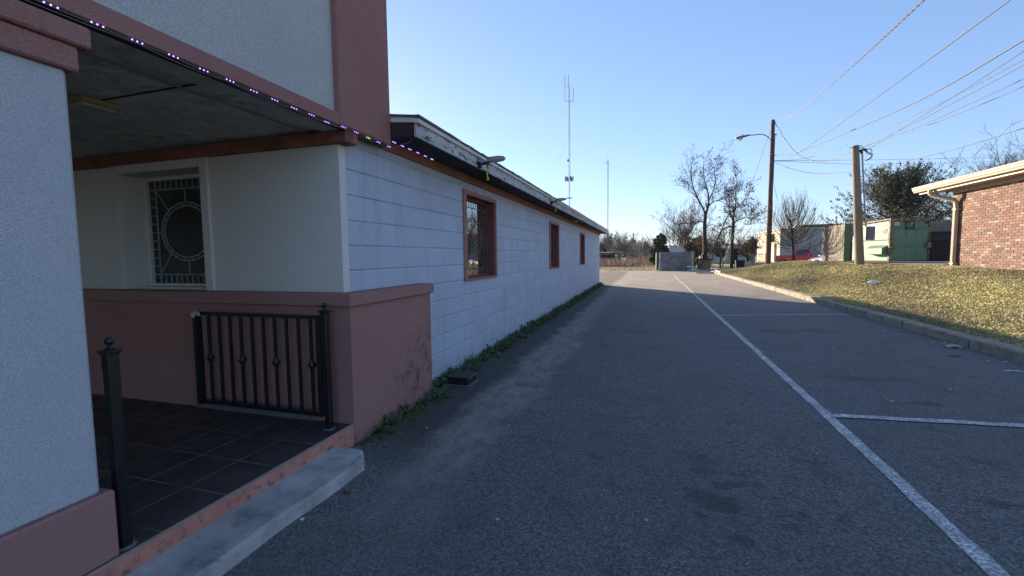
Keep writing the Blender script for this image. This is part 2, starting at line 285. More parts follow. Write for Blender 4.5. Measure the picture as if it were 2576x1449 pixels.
# ------------------------------------------------------------------ builders
class MB:
    def __init__(s): s.v = []; s.f = []; s.c = []; s.col = None; s.sm = []; s.smooth = False
    def face(s, pts):
        n = len(s.v); s.v += [tuple(p) for p in pts]; s.f.append(tuple(range(n, n+len(pts)))); s.c.append(s.col); s.sm.append(False)
    def mesh(s, vs, fs, smooth=None):
        n = len(s.v); s.v += [tuple(p) for p in vs]
        for f in fs: s.f.append(tuple(i+n for i in f)); s.c.append(s.col); s.sm.append(s.smooth if smooth is None else smooth)
    def box(s, x0, x1, y0, y1, z0, z1, bev=0):
        s.obox(Vector(((x0+x1)/2, (y0+y1)/2, (z0+z1)/2)), Vector((1, 0, 0)), Vector((0, 1, 0)), Vector((0, 0, 1)), abs(x1-x0)/2, abs(y1-y0)/2, abs(z1-z0)/2, bev)
    def obox(s, c, ax, ay, az, hx, hy, hz, bev=0):
        if bev <= 0:
            vs = [c+ax*(i*hx)+ay*(j*hy)+az*(k*hz) for k in (-1, 1) for j in (-1, 1) for i in (-1, 1)]
            s.mesh(vs, [(0, 2, 3, 1), (4, 5, 7, 6), (0, 1, 5, 4), (2, 6, 7, 3), (0, 4, 6, 2), (1, 3, 7, 5)]); return
        b = min(bev, hx*.9, hy*.9, hz*.9); pts = {}; vs = []
        for k in (-1, 1):
            for j in (-1, 1):
                for i in (-1, 1):
                    for a in range(3):
                        hh = [hx-b, hy-b, hz-b]; hh[a] += b
                        pts[(i, j, k, a)] = len(vs); vs.append(c+ax*(i*hh[0])+ay*(j*hh[1])+az*(k*hh[2]))
        fs = []
        sg = (-1, 1)
        for a in range(3):
            for q in sg:
                o = [(-1, -1), (1, -1), (1, 1), (-1, 1)]
                l = []
                for u, w in o:
                    t = [0, 0, 0]; t[a] = q; t[(a+1) % 3] = u; t[(a+2) % 3] = w; l.append(pts[(*t, a)])
                fs.append(tuple(l if q > 0 else l[::-1]))
        for a in range(3):       # edges along axis a
            b1, b2 = (a+1) % 3, (a+2) % 3
            for u in sg:
                for w in sg:
                    l = []
                    for q, ax_ in ((-1, b1), (1, b1), (1, b2), (-1, b2)):
                        t = [0, 0, 0]; t[a] = q; t[b1] = u; t[b2] = w; l.append(pts[(*t, ax_)])
                    fs.append(tuple(l if u*w < 0 else l[::-1]))
        for i in sg:
            for j in sg:
                for k in sg:
                    l = [pts[(i, j, k, a)] for a in range(3)]; fs.append(tuple(l if i*j*k > 0 else l[::-1]))
        s.mesh(vs, fs)
    def tube(s, pts, r, n=6, cap=True, smooth=True):
        pts = [Vector(p) for p in pts]; rs = r if isinstance(r, (list, tuple)) else [r]*len(pts)
        vs = []; fs = []; ref = None
        for i, p in enumerate(pts):
            d = (pts[min(i+1, len(pts)-1)]-pts[max(i-1, 0)])
            if d.length < 1e-9: d = Vector((0, 0, 1))
            d.normalize()
            if ref is None: ref = d.orthogonal().normalized()
            ref = (ref-d*ref.dot(d))
            ref = ref.normalized() if ref.length > 1e-6 else d.orthogonal().normalized()
            q = d.cross(ref)
            for k in range(n):
                a = 2*math.pi*k/n; vs.append(p+(ref*math.cos(a)+q*math.sin(a))*rs[i])
        for i in range(len(pts)-1):
            for k in range(n):
                fs.append((i*n+k, i*n+(k+1) % n, (i+1)*n+(k+1) % n, (i+1)*n+k))
        s.mesh(vs, fs, smooth)
        if cap and n > 2: s.mesh(vs[:n], [tuple(range(n))[::-1]], False); s.mesh(vs[-n:], [tuple(range(n))], False)
    def bar(s, a, b, w, h, up=Vector((0, 0, 1))):
        a = Vector(a); b = Vector(b); d = (b-a); L = d.length; d.normalize()
        u = up-d*up.dot(d); u = u.normalized() if u.length > 1e-5 else d.orthogonal().normalized(); sx = d.cross(u)
        s.obox((a+b)/2, d, sx, u, L/2, w/2, h/2)
    def lathe(s, c, prof, n=14, axis='Z'):
        c = Vector(c); vs = []; fs = []
        for r, h in prof:
            for k in range(n):
                a = 2*math.pi*k/n; x, y = r*math.cos(a), r*math.sin(a)
                vs.append(c+(Vector((x, y, h)) if axis == 'Z' else Vector((h, x, y)) if axis == 'X' else Vector((x, h, y))))
        for i in range(len(prof)-1):
            for k in range(n): fs.append((i*n+k, i*n+(k+1) % n, (i+1)*n+(k+1) % n, (i+1)*n+k))
        s.mesh(vs, fs, True)
        s.mesh(vs[:n], [tuple(range(n))[::-1]], False); s.mesh(vs[-n:], [tuple(range(n))], False)
    def build(s, name, mat, parent=None):
        me = bpy.data.meshes.new(name); o = bpy.data.objects.new(name, me); COL.objects.link(o)
        off = Vector((0, 0, 0)); q = parent
        while q is not None: off += q.location; q = q.parent
        if parent is not None: o.parent = parent; org = off
        else:
            a = np.array(s.v); org = Vector(((a[:, 0].min()+a[:, 0].max())/2, (a[:, 1].min()+a[:, 1].max())/2, a[:, 2].min())); o.location = org
        if len(s.v):
            vv = np.array(s.v)-np.array(org); me.from_pydata(vv.tolist(), [], s.f)
        me.materials.append(M[mat] if isinstance(mat, str) else mat)
        if any(s.sm): me.polygons.foreach_set('use_smooth', s.sm)
        if any(c is not None for c in s.c):
            ca = me.color_attributes.new("Col", 'FLOAT_COLOR', 'CORNER'); arr = []
            for c, f in zip(s.c, s.f): arr += list((*(c or (.5, .5, .5)), 1))*len(f)
            ca.data.foreach_set('color', arr)
        me.update(); return o
def tag(o, label=None, cat=None, group=None, kind=None):
    if label: o['label'] = label
    if cat: o['category'] = cat
    if group: o['group'] = group
    if kind: o['kind'] = kind
    return o
def thing(name, loc, label, cat, group=None):
    o = bpy.data.objects.new(name, None); COL.objects.link(o); o.location = loc; o.empty_display_size = .3; return tag(o, label, cat, group)
def quads(name, V4, C, mat, parent=None, org=(0, 0, 0)):
    """V4 (n,4,3) world verts, C (n,3) colours -> one mesh"""
    n = len(V4); me = bpy.data.meshes.new(name); o = bpy.data.objects.new(name, me); COL.objects.link(o)
    off = Vector(org); 
    if parent is not None:
        off = Vector((0, 0, 0)); q = parent
        while q is not None: off += q.location; q = q.parent
        o.parent = parent
    else: o.location = off
    v = (V4.reshape(-1, 3)-np.array(off)).astype(np.float32)
    me.vertices.add(4*n); me.vertices.foreach_set('co', v.ravel()); me.loops.add(4*n); me.loops.foreach_set('vertex_index', np.arange(4*n, dtype=np.int32))
    me.polygons.add(n); me.polygons.foreach_set('loop_start', np.arange(0, 4*n, 4, dtype=np.int32)); me.polygons.foreach_set('loop_total', np.full(n, 4, dtype=np.int32))
    me.update(calc_edges=True); me.materials.append(M[mat])
    ca = me.color_attributes.new("Col", 'FLOAT_COLOR', 'CORNER'); cc = np.repeat(np.concatenate([C, np.ones((n, 1))], 1), 4, axis=0).astype(np.float32); ca.data.foreach_set('color', cc.ravel())
    return o
def leafquads(P, size, aspect=1.8, flat=.0, updir=None, droop=0):
    n = len(P); a = rng.normal(size=(n, 3)); a /= np.linalg.norm(a, axis=1)[:, None]
    if updir is not None: a = a*(1-updir[1])+np.array(updir[0])*updir[1]; a /= np.linalg.norm(a, axis=1)[:, None]
    b = rng.normal(size=(n, 3)); b[:, 2] *= (1-flat); b -= a*(a*b).sum(1)[:, None]; b /= np.linalg.norm(b, axis=1)[:, None]
    s = size*(.6+.8*rng.random(n))[:, None]; L = a*s*aspect/2; Wd = b*s/2
    return np.stack([P-L, P+Wd*.9, P+L, P-Wd*.9], 1)
# ------------------------------------------------------------------ ground
def sst(a, b, x): t = np.clip((x-a)/(b-a), 0, 1); return t*t*(3-2*t)
def hgt(x, y):
    x = np.asarray(x, float); y = np.asarray(y, float)
    edge = 4.72
    b = .10+.78*sst(edge-.6, edge+4.6, x)+.05*np.sin(x*1.7+y*.6)*sst(edge, edge+2, x)*(x < 9.3)
    fade = 1-sst(31, 42, y-.35*(x-8)*(x > 8)*0)
    back = 1-sst(31.5, 40, y)
    h = np.where(x < edge, 0, b*np.maximum(fade, 0)*1.0)
    h = np.where((x >= edge) & (y > 31), .10*(1-fade)*0+h, h)
    return h*np.where(x >= edge, 1, 0)+np.where((x >= edge) & (x < 9), .1*(1-back)*(1-sst(50, 60, y)), 0)
def grid(name, xs, ys, f, mat, parent=None):
    X, Y = np.meshgrid(xs, ys); Z = f(X, Y); V = np.stack([X, Y, Z], -1).reshape(-1, 3); nx = len(xs)
    F = [(j*nx+i, j*nx+i+1, (j+1)*nx+i+1, (j+1)*nx+i) for j in range(len(ys)-1) for i in range(nx-1)]
    mb = MB(); mb.mesh(V, F, True); return mb.build(name, mat, parent)
tag(grid('ground', np.linspace(-1500, 1500, 61), np.linspace(-300, 2000, 47), lambda x, y: x*0-.03, 'dirt'), kind='structure')
mb = MB(); mb.face([(-2.6, -12, 0), (4.7, -12, 0), (4.7, 39.6, 0), (-2.6, 39.6, 0)]); mb.face([(-30, 22.3, 0.0), (-2.6, 22.3, 0.0), (-2.6, 39.6, 0), (-30, 39.6, 0)])
tag(mb.build('parking_lot', 'asphalt'), kind='structure')
bx = np.concatenate([np.linspace(4.72, 10, 50), np.linspace(10.5, 60, 34)]); by = np.concatenate([np.linspace(-12, 4, 20), np.linspace(4.3, 45, 150), np.linspace(46, 90, 30)])
def bumpy(x, y): return hgt(x, y)+.018*np.sin(x*5.1+1.3*np.sin(y*2.3))*np.sin(y*3.7+x)*(x < 9.6)
tag(grid('grass_bank', bx, by, bumpy, 'grass_soil'), kind='structure')
mb = MB(); mb.mesh([(9.35, 19.6, .93), (30, 19.6, .93), (30, 31, .93), (10.2, 31, .93), (9.6, 24, .93)], [(0, 1, 2, 3, 4)]); tag(mb.build('service_yard', M['asphalt']), kind='structure')
# kerb: separate stones
mb = MB(); y = -6.0; k = 0
while y < 37.5:
    L = random.choice([1.5, 1.8, 2.4]); dx = random.uniform(-.012, .012)
    mb.box(4.50+dx, 4.72+dx, y, y+L-.012, -.02, .14+random.uniform(-.008, .008), .018); y += L
tag(mb.build('kerb', 'kerb'), kind='structure')
def line(pts, w):
    m = MB(); vs = []; fs = []
    n = 0
    for i in range(len(pts)-1):
        a, b = Vector((*pts[i], .004)), Vector((*pts[i+1], .004)); K = max(2, int((b-a).length/.12)); d = (b-a).normalized(); s = Vector((-d.y, d.x, 0))
        for j in range(K+1):
            if i > 0 and j == 0: continue
            p = a.lerp(b, j/K); w1 = w/2*(1+random.uniform(-.14, .14)); w2 = w/2*(1+random.uniform(-.14, .14))
            vs += [p+s*w1, p-s*w2]
    for j in range(len(vs)//2-1): fs.append((2*j, 2*j+1, 2*j+3, 2*j+2))
    m.mesh(vs, fs); return m
m = line([(1.455, -3), (1.48, 2.4), (1.50, 4.4), (1.53, 13), (1.62, 32)], .085)
for a in ([(1.54, 4.41), (2.9, 4.54), (4.45, 4.72)], [(1.53, 11.04), (4.34, 11.86)]):
    q = line(a, .085); m.mesh([Vector(v)+Vector((0, 0, .004)) for v in q.v], q.f)
tag(m.build('parking_lines', 'paint'), kind='structure')
# ------------------------------------------------------------------ main building
XW = -2.28
B = thing('block_building', (-6, 10, 0), 'long white painted block building with red stucco porch and parapet on the left', 'building')
def subrects(r, holes):
    out = [r]
    for h in holes:
        nxt = []
        for a in out:
            if h[0] >= a[1] or h[1] <= a[0] or h[2] >= a[3] or h[3] <= a[2]: nxt.append(a); continue
            if a[0] < h[0]: nxt.append((a[0], h[0], a[2], a[3]))
            if h[1] < a[1]: nxt.append((h[1], a[1], a[2], a[3]))
            lo, hi = max(a[0], h[0]), min(a[1], h[1])
            if a[2] < h[2]: nxt.append((lo, hi, a[2], h[2]))
            if h[3] < a[3]: nxt.append((lo, hi, h[3], a[3]))
        out = nxt
    return out
WIN = [(5.27, 6.545, 1.10, 2.29), (10.405, 11.58, 1.095, 2.255), (15.32, 16.48, 1.08, 2.215)]
inner = [(a+.10, b-.05, c+.03, d-.06) for a, b, c, d in WIN]
mb = MB(); YE = 21.7
joint = [2.98]
rows = [0, .118]+[.118+.2*k for k in range(1, 12)]+[2.44]
for r in range(len(rows)-1):
    z0, z1 = rows[r], rows[r+1]; y = 2.98-(.0 if r % 2 else .23)-.02
    while y < YE:
        a, b = max(y, 2.98), min(y+.42, YE); y += .42
        if b-a < .03: continue
        jl = random.uniform(-.03, .03); base = .50+jl*.8; mb.col = (base*.86, base*1.0, base*1.22)
        for q in subrects((a, b, z0, z1), inner):
            g = .0022; g2 = .0125; y0, y1, c0, c1 = q
            if y1-y0 < .02 or c1-c0 < .02: continue
            x = XW+random.uniform(-.0015, .0015); xb = XW-.009
            mb_c = 0; o = [(xb, y0+g*.4, c0+g*.4), (xb, y1-g*.4, c0+g*.4), (xb, y1-g*.4, c1-g*.4), (xb, y0+g*.4, c1-g*.4)]
            i_ = [(x, y0+g2, c0+g2), (x, y1-g2, c0+g2), (x, y1-g2, c1-g2), (x, y0+g2, c1-g2)]
            mb.mesh(o+i_, [(4, 5, 6, 7), (0, 1, 5, 4), (1, 2, 6, 5), (2, 3, 7, 6), (3, 0, 4, 7)])
mb.col = (.31, .36, .44)
for q in subrects((2.98, YE, 0, 2.44), inner): mb.face([(XW-.0085, q[0], q[2]), (XW-.0085, q[1], q[2]), (XW-.0085, q[1], q[3]), (XW-.0085, q[0], q[3])])
mb.face([(XW-.006, YE, 0), (-14, YE, 0), (-14, YE, 2.44), (XW-.006, YE, 2.44)])
mb.face([(-14, YE, 0), (-14, 3.0, 0), (-14, 3.0, 2.44), (-14, YE, 2.44)])
mb.build('block_wall', 'cmu', B)
# windows in the block wall
def ell(cx, cz, rx, rz, a): return cx+rx*math.cos(a), cz+rz*math.sin(a)
def tracery(u0, u1, z0, z1, P, w=.010, rx=None, rz=None):
    """leading pattern; P(u,z,off) -> world"""
    m = MB(); W_ = u1-u0; H_ = z1-z0; cu, cz = (u0+u1)/2, (z0+z1)/2; bw = .092*W_; bh = .085*H_
    rx = rx or .33*W_; rz = rz or .28*H_
    def bar(a, b, ww=w):
        A = Vector((a[0], a[1])); Bb = Vector((b[0], b[1])); d = (Bb-A); L = d.length
        if L < 1e-4: return
        d /= L; s = Vector((-d.y, d.x))*ww/2; c4 = [A+s, Bb+s, Bb-s, A-s]
        f = [P(p.x, p.y, .008) for p in c4]; k = [P(p.x, p.y, -.002) for p in c4]
        m.mesh(f+k, [(0, 1, 2, 3), (0, 4, 5, 1), (1, 5, 6, 2), (2, 6, 7, 3), (3, 7, 4, 0)])
    iu0, iu1, iz0, iz1 = u0+bw, u1-bw, z0+bh, z1-bh
    for a, b in (((iu0, z0), (iu0, z1)), ((iu1, z0), (iu1, z1)), ((u0, iz0), (u1, iz0)), ((u0, iz1), (u1, iz1))): bar(a, b, w*1.2)
    n = 10
    for k in range(1, n):
        z = iz0+(iz1-iz0)*k/n; bar((u0, z), (iu0, z)); bar((iu1, z), (u1, z))
    for k in range(1, n+1):
        u = iu0+(iu1-iu0)*k/(n+1); bar((u, z0), (u, iz0)); bar((u, iz1), (u, z1))
    N = 40
    for R in (1, .885):
        pr_ = ell(cu, cz, rx*R, rz*R, 0)
        for k in range(1, N+1):
            p = ell(cu, cz, rx*R, rz*R, 2*math.pi*k/N); bar(pr_, p, w*1.3); pr_ = p
    for k in range(20):
        a = 2*math.pi*(k+.5)/20; bar(ell(cu, cz, rx*.885, rz*.885, a), ell(cu, cz, rx, rz, a))
    for sx in (-1, 1):
        for sz in (-1, 1):
            a = math.atan2(sz*.8, sx*.72); bar(ell(cu, cz, rx, rz, a), (cu+sx*(iu1-iu0)/2, cz+sz*(iz1-iz0)/2))
    bar((cu, cz+rz), (cu, iz1)); bar((cu, cz-rz), (cu, iz0)); bar((cu-rx, cz), (iu0, cz)); bar((cu+rx, cz), (iu1, cz))
    return m
wl = ['window nearest the porch, reflecting a pole', None, None]
for i, (a, b, c, d) in enumerate(WIN):
    ia, ib, ic, id_ = inner[i]; m = MB(); xo = XW+.022
    m.box(XW-.01, xo, a, b, id_, d, .004); m.box(XW-.01, xo, a, b, c, ic, .004); m.box(XW-.01, xo-.001, a, ia, ic, id_, .004); m.box(XW-.01, xo-.001, ib, b, ic, id_, .004)
    fr = m.build('window', 'window_trim', B)
    m = MB(); xg = XW-.135
    m.face([(XW-.008, ib, ic), (xg, ib, ic), (xg, ib, id_), (XW-.008, ib, id_)]); m.face([(XW-.008, ia, ic), (XW-.008, ia, id_), (xg, ia, id_), (xg, ia, ic)])
    m.face([(XW-.008, ia, id_), (XW-.008, ib, id_), (xg, ib, id_), (xg, ia, id_)]); m.face([(XW-.008, ia, ic), (xg, ia, ic), (xg, ib, ic), (XW-.008, ib, ic)])
    m.box(xg, xg+.02, ib-.04, ib-.001, ic, id_); m.box(xg, xg+.03, ia+.001, ib-.001, id_-.035, id_-.001); m.box(xg, xg+.03, ia+.001, ib-.001, ic+.001, ic+.03)
    m.build('jamb', 'jamb', fr)
    m = MB(); m.face([(xg, ia, ic), (xg, ib, ic), (xg, ib, id_), (xg, ia, id_)]); m.build('pane', 'glass', fr)
    tracery(ia+.02, ib-.04, ic+.03, id_-.035, lambda u, z, o, xg=xg: Vector((xg+.001+max(o, 0)*.2+o*.2, u, z)), .009).build('leading', 'lead_dark', fr)
# frieze, soffit, fascia, roof
XF = -1.90; Y0 = 3.44; Y1 = 22.15
m = MB(); m.box(XW, XW+.028, Y0, YE+.0, 2.385, 2.4775); m.build('frieze_board', 'rust_trim', B)
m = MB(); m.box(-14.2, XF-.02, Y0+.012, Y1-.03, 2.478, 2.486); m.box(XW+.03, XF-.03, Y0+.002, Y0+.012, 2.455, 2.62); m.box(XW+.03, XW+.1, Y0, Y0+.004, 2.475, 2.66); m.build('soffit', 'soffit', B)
m = MB(); y = Y0
while y < Y1:
    L = min(3.6, Y1-y); m.box(XF-.02, XF, y, y+L-.004, 2.448, 2.562+random.uniform(-.003, .003)); y += L
m.box(-14, XF-.02, Y1-.02, Y1, 2.448, 2.562); m.build('fascia_board', 'peel', B)
m = MB(); XR = XF+.022
m.box(XR-.03, XR, Y0, Y1+.02, 2.5625, 2.60); m.mesh([(XR-.03, Y0-.004, 2.565), (XR-.03, Y0-.004, 2.602), (-2.35, Y0-.004, 2.665), (-2.35, Y0-.004, 2.61), (XR-.03, Y0+.02, 2.565), (XR-.03, Y0+.02, 2.602), (-2.35, Y0+.02, 2.665), (-2.35, Y0+.02, 2.61)], [(0, 1, 2, 3), (4, 7, 6, 5), (1, 5, 6, 2), (0, 3, 7, 4), (0, 4, 5, 1)])
m.box(-14, XR-.03, Y1, Y1+.02, 2.5625, 2.60); m.build('drip_edge', 'white_trim', B)
m = MB()
def roofz(x): return 2.602+max(0, (-x-1.878))*.055
ys = np.arange(Y0-.01, Y1+.05, .3)
for k in range(len(ys)-1):
    w = [random.uniform(-.004, .008) for _ in range(2)]
    zt = roofz(-14)+.02; y0, y1 = ys[k], ys[k+1]+.0005
    m.mesh([(XR+.012, y0, 2.601), (XR+.012, y1, 2.601), (XR+.012, y1, 2.618+w[1]), (XR+.012, y0, 2.618+w[0]), (-14, y1, zt), (-14, y0, zt)], [(0, 1, 2, 3), (3, 2, 4, 5)])
m.mesh([(XR+.012, Y0-.012, 2.601), (XR+.012, Y0-.012, 2.62), (-2.4, Y0-.012, 2.69), (-2.4, Y0-.012, 2.66)], [(0, 1, 2, 3)])
m.box(-14.2, XF-.05, Y0+.02, Y1-.02, 2.488, 2.60); m.build('roof', 'shingle', B)
# parapet over the porch (runs beside the camera and past it)
XP = -2.15; ZP = 2.385; PT = 4.7
m = MB(); m.box(XP-.22, XP, -5, 2.775, ZP, ZP+.085, .004); m.build('parapet_band', 'stucco_red', B)
m = MB(); m.box(XP-.22, XP+.012, 2.775, 3.43, ZP, PT, .012); m.build('parapet_pilaster', 'stucco_red', B)
m = MB(); m.box(XP-.25, XP-.045, -5, 2.775, ZP+.085, PT, 0); m.box(XP-.25, XP-.02, -5, 2.775, PT-.25, PT+.02); m.box(-14, XP-.26, 3.2, 3.4, ZP+.05, PT); m.build('parapet_wall', 'stucco_white', B)
# porch ceiling, beam
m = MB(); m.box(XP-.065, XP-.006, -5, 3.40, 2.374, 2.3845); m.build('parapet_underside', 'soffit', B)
m = MB(); m.box(XP-.222, XP-.066, -5, 2.85, 2.377, 2.3845); m.build('parapet_underside', 'ceiling', B)
m = MB(); m.box(-6.4, XP-.02, -5, 3.2, 2.40, 2.46)
m.build('porch_ceiling', 'ceiling', B)
m = MB()
for y in (1.91, 1.05, .2): m.box(-6.3, XP-.03, y-.006, y+.006, 2.394, 2.3995)
m.build('ceiling_joint', 'soffit', B)
m = MB(); m.box(-2.542, -2.522, -1, 2.85, 2.388, 2.3995); m.build('ceiling_batten', 'tan', B)
m = MB(); m.box(-6.3, -2.165, 2.86, 3.0, 2.29, 2.385, .008); m.build('beam', 'beam', B)
# back wall of the porch with its niche window
m = MB(); YB = 2.905; nx0, nx1, nz0, nz1 = -4.69, -3.68, 1.155, 2.215
for q in subrects((-6.3, XW+.004, 1.10, 2.40), [(nx0, nx1, nz0, nz1)]): m.face([(q[0], YB, q[2]), (q[1], YB, q[2]), (q[1], YB, q[3]), (q[0], YB, q[3])])
m.face([(XW+.004, YB, 1.1), (XW+.004, 2.985, 1.1), (XW+.004, 2.985, 2.40), (XW+.004, YB, 2.40)]); m.build('porch_back_wall', 'stucco_smooth', B)
m = MB(); m.box(-6.45, -6.3, -5, 3.2, .0, 2.46); m.build('porch_side_wall', 'stucco_smooth', B)
m = MB(); t = .024; m.box(nx0-.085, nx0, YB-t, YB+.24, 1.156, nz1+.085, .003); m.box(nx1, nx1+.085, YB-t, YB+.24, 1.156, nz1+.085, .003); m.box(nx0, nx1, YB-t, YB+.24, nz1, nz1+.084, .003)
nw = m.build('niche_window', 'stucco_smooth', B)
m = MB(); gy = 3.13; m.box(nx0+.001, nx0+.035, gy-.03, gy+.03, nz0, nz1-.001, .003); m.box(nx1-.035, nx1-.001, gy-.03, gy+.03, nz0, nz1-.001, .003); m.box(nx0+.035, nx1-.035, gy-.03, gy+.03, nz1-.035, nz1-.001, .003)
m.box(nx0+.001, nx1-.001, 2.96, gy+.03, nz0-.003, nz0+.02, .004); m.box(nx0+.03, nx1-.03, gy-.05, gy+.03, nz0+.02, nz0+.045, .004); m.build('sill', 'stucco_smooth', nw)
m = MB(); m.face([(nx0+.03, gy+.004, nz0+.04), (nx1-.03, gy+.004, nz0+.04), (nx1-.03, gy+.004, nz1-.03), (nx0+.03, gy+.004, nz1-.03)]); m.build('pane', 'glass_niche', nw)
tracery(nx0+.035, nx1-.035, nz0+.045, nz1-.035, lambda u, z, o: Vector((u, gy+.002-o, z)), .0105, .33, .275).build('leading', 'lead', nw)
# low wall with cap, floor, riser
m = MB(); m.box(-6.3, -2.13, 2.78, 2.90, 0, 1.06, .0); m.box(-2.275, -2.13, 2.90, 4.05, 0, 1.06, 0); lw = m.build('low_wall', 'wall_red', B)
m = MB(); m.box(-6.3, -2.098, 2.748, 2.90, 1.0605, 1.155, .006); m.box(-2.277, -2.0985, 2.9005, 4.08, 1.0605, 1.1545, .006); m.build('wall_cap', 'wall_red', lw)
m = MB(); m.box(-3.69, -2.49, 2.758, 2.781, .1555, .238, .002); m.build('granite_strip', 'granite', B)
m = MB(); m.box(-6.3, -2.152, -5, 2.78, .05, .155); m.build('porch_floor', 'tile', B)
m = MB(); m.box(-2.1515, -2.135, -5, 2.78, -.01, .1535, .003); m.build('riser', 'riser', B)
m = MB(); m.box(-2.158, -2.133, -5, 2.778, .1552, .158, .0008); m.build('edge_trim', 'cream_shade', B)
# column
m = MB(); m.box(-2.72, -2.18, .55, 1.195, .45, 2.17, .012); cl = m.build('column', 'stucco_column', B)
m = MB(); m.box(-2.745, -2.16, .525, 1.235, .1552, .4505, .008); m.build('column_base', 'wall_red', cl)
m = MB(); m.box(-2.745, -2.155, .525, 1.225, 2.165, 2.262, .008); m.box(-2.765, -2.135, .50, 1.262, 2.262, 2.345, .008); m.build('column_cap', 'stucco_red', cl)
m = MB(); m.box(-2.7, -2.2, .6, 1.15, 2.345, 2.402); m.build('column_neck', 'soffit', cl)
# ceiling lamp fixture
F = thing('ceiling_light', (-3.4, 1.9, 2.4), 'flat pale fluorescent light fixture on the porch ceiling', 'ceiling light')
m = MB(); a = onz(405, 318, 2.385)
m.obox(Vector((-3.42, 1.90, 2.382)), Vector((0, 1, 0)), Vector((1, 0, 0)), Vector((0, 0, 1)), .10, .24, .018, .008); m.build('housing', 'tan', F)
m = MB(); m.obox(Vector((-3.42, 1.90, 2.356)), Vector((0, 1, 0)), Vector((1, 0, 0)), Vector((0, 0, 1)), .085, .22, .010, .006); m.build('diffuser', 'chipboard', F)
# gas/water pipe stain skipped; concrete step
m = MB()
yy = np.linspace(-5, 2.58, 60); vs = []; fs = []
for i, y in enumerate(yy):
    w = .012*math.sin(y*3.1)+.006*math.sin(y*9.7); e = max(0, (y-2.45)/.13); xo = -1.815+w-.10*e*e
    vs += [(-2.135, y, -.02), (-2.135, y, .072), (xo-.03, y, .070), (xo-.008, y, .058), (xo, y, -.02)]
for i in range(len(yy)-1):
    for j in range(4): fs.append((i*5+j, i*5+j+1, i*5+j+6, i*5+j+5))
n = 5*(len(yy)-1); fs.append((n, n+1, n+2, n+3, n+4)); m.mesh(vs, [f[::-1] for f in fs], False)
tag(m.build('entry_step', 'concrete'), 'low weathered concrete step along the pink porch edge', 'step')
# gate and posts
def post(loc, w, h, label, lock=False):
    P = thing('gate_post', loc, label, 'gate post'); x, y, z = loc
    m = MB(); m.box(x-w/2, x+w/2, y-w/2, y+w/2, z, z+h, .004); m.build('shaft', 'iron', P)
    m = MB(); c = w*.72; m.box(x-c, x+c, y-c, y+c, z+h, z+h+.012, .003); m.box(x-c*.8, x+c*.8, y-c*.8, y+c*.8, z+h-.012, z+h, .002)
    r = w*.42; m.lathe((x, y, z+h+.012), [(c*.75, 0), (c*.45, .008), (r*.4, .014), (r*.4, .02)]+[(max(.001, r*math.sin(a)), .02+r*.9-r*math.cos(a)*.95) for a in [math.pi*k/8 for k in range(1, 9)]], 16); m.build('ball_cap', 'iron', P)
    m = MB(); m.lathe((x, y, z+.0005), [(w*.95, 0), (w*.9, .004), (w*.6, .005)], 16); m.build('base_ring', 'granite', P)
    if lock:
        m = MB(); m.box(x-w/2-.03, x-w/2, y-.006, y+.006, z+h-.075, z+h-.01, .002); m.tube([(x-w/2-.025, y, z+h-.014), (x-w/2-.025, y, z+h+.004)], .009, 8); m.build('latch', 'iron', P)
post((-2.216, 1.286, .155), .044, .872, 'thick black iron gate post with ball cap beside the column, nearest the camera', True)
post((-2.262, 2.665, .155), .045, .875, 'slim black iron gate post with ball cap at the corner of the low red wall')
G = thing('metal_gate', (-2.92, 2.68, .2), 'open black iron gate folded back against the low red wall', 'gate')
gy_, gx0, gx1, gz0, gz1 = 2.682, -3.535, -2.325, .236, .998
m = MB(); t = .013
m.box(gx0, gx1, gy_-t, gy_+t, gz1-.026, gz1, .002); m.box(gx0, gx1, gy_-t, gy_+t, gz0, gz0+.026, .002); m.box(gx1-.03, gx1+.002, gy_-t-.002, gy_+t+.002, gz0-.002, gz1+.002, .002); m.box(gx0-.004, gx0+.026, gy_-.045, gy_+t+.002, gz0-.002, gz1+.002, .002); m.build('frame', 'iron', G)
for k in range(10):
    x = gx0+.115+k*(gx1-gx0-.2)/9.0; m = MB(); m.box(x-.0095, x+.0095, gy_-.0095, gy_+.0095, gz0+.02, gz1-.02, .001); b = m.build('baluster', 'iron', G)
    if k % 3 == 0:
        m = MB(); zc = .622; m.lathe((x, gy_, zc-.04), [(.012, 0), (.016, .006), (.016, .012), (.024, .020), (.018, .027), (.034, .034), (.034, .046), (.018, .053), (.024, .060), (.016, .068), (.016, .074), (.012, .08)], 8); m.build('knuckle', 'iron', b)
for z in (.90, .34):
    m = MB(); m.tube([(gx1+.012, gy_-.006, z-.02), (gx1+.012, gy_-.006, z+.02)], .011, 8); m.box(gx1, gx1+.05, gy_-.012, gy_, z-.035, z-.015, .002); m.build('hinge', 'iron', G)
m = MB()
for k in range(5):
    a = k*1.1; m.tube([Vector((gx0+.02, gy_-.05, gz1-.01))+Vector((math.cos(a+q)*.02+.01*q, math.sin(a+q)*.012, .018*math.sin(q*1.7+k))) for q in np.linspace(0, 5, 9)], .0035, 5)
m.box(gx0+.0, gx0+.024, gy_-.052, gy_-.042, gz1-.045, gz1-.005, .003)
tag(m.build('plastic_tie', 'white_plastic'), 'knotted white plastic tie on the free corner of the iron gate', 'tie')
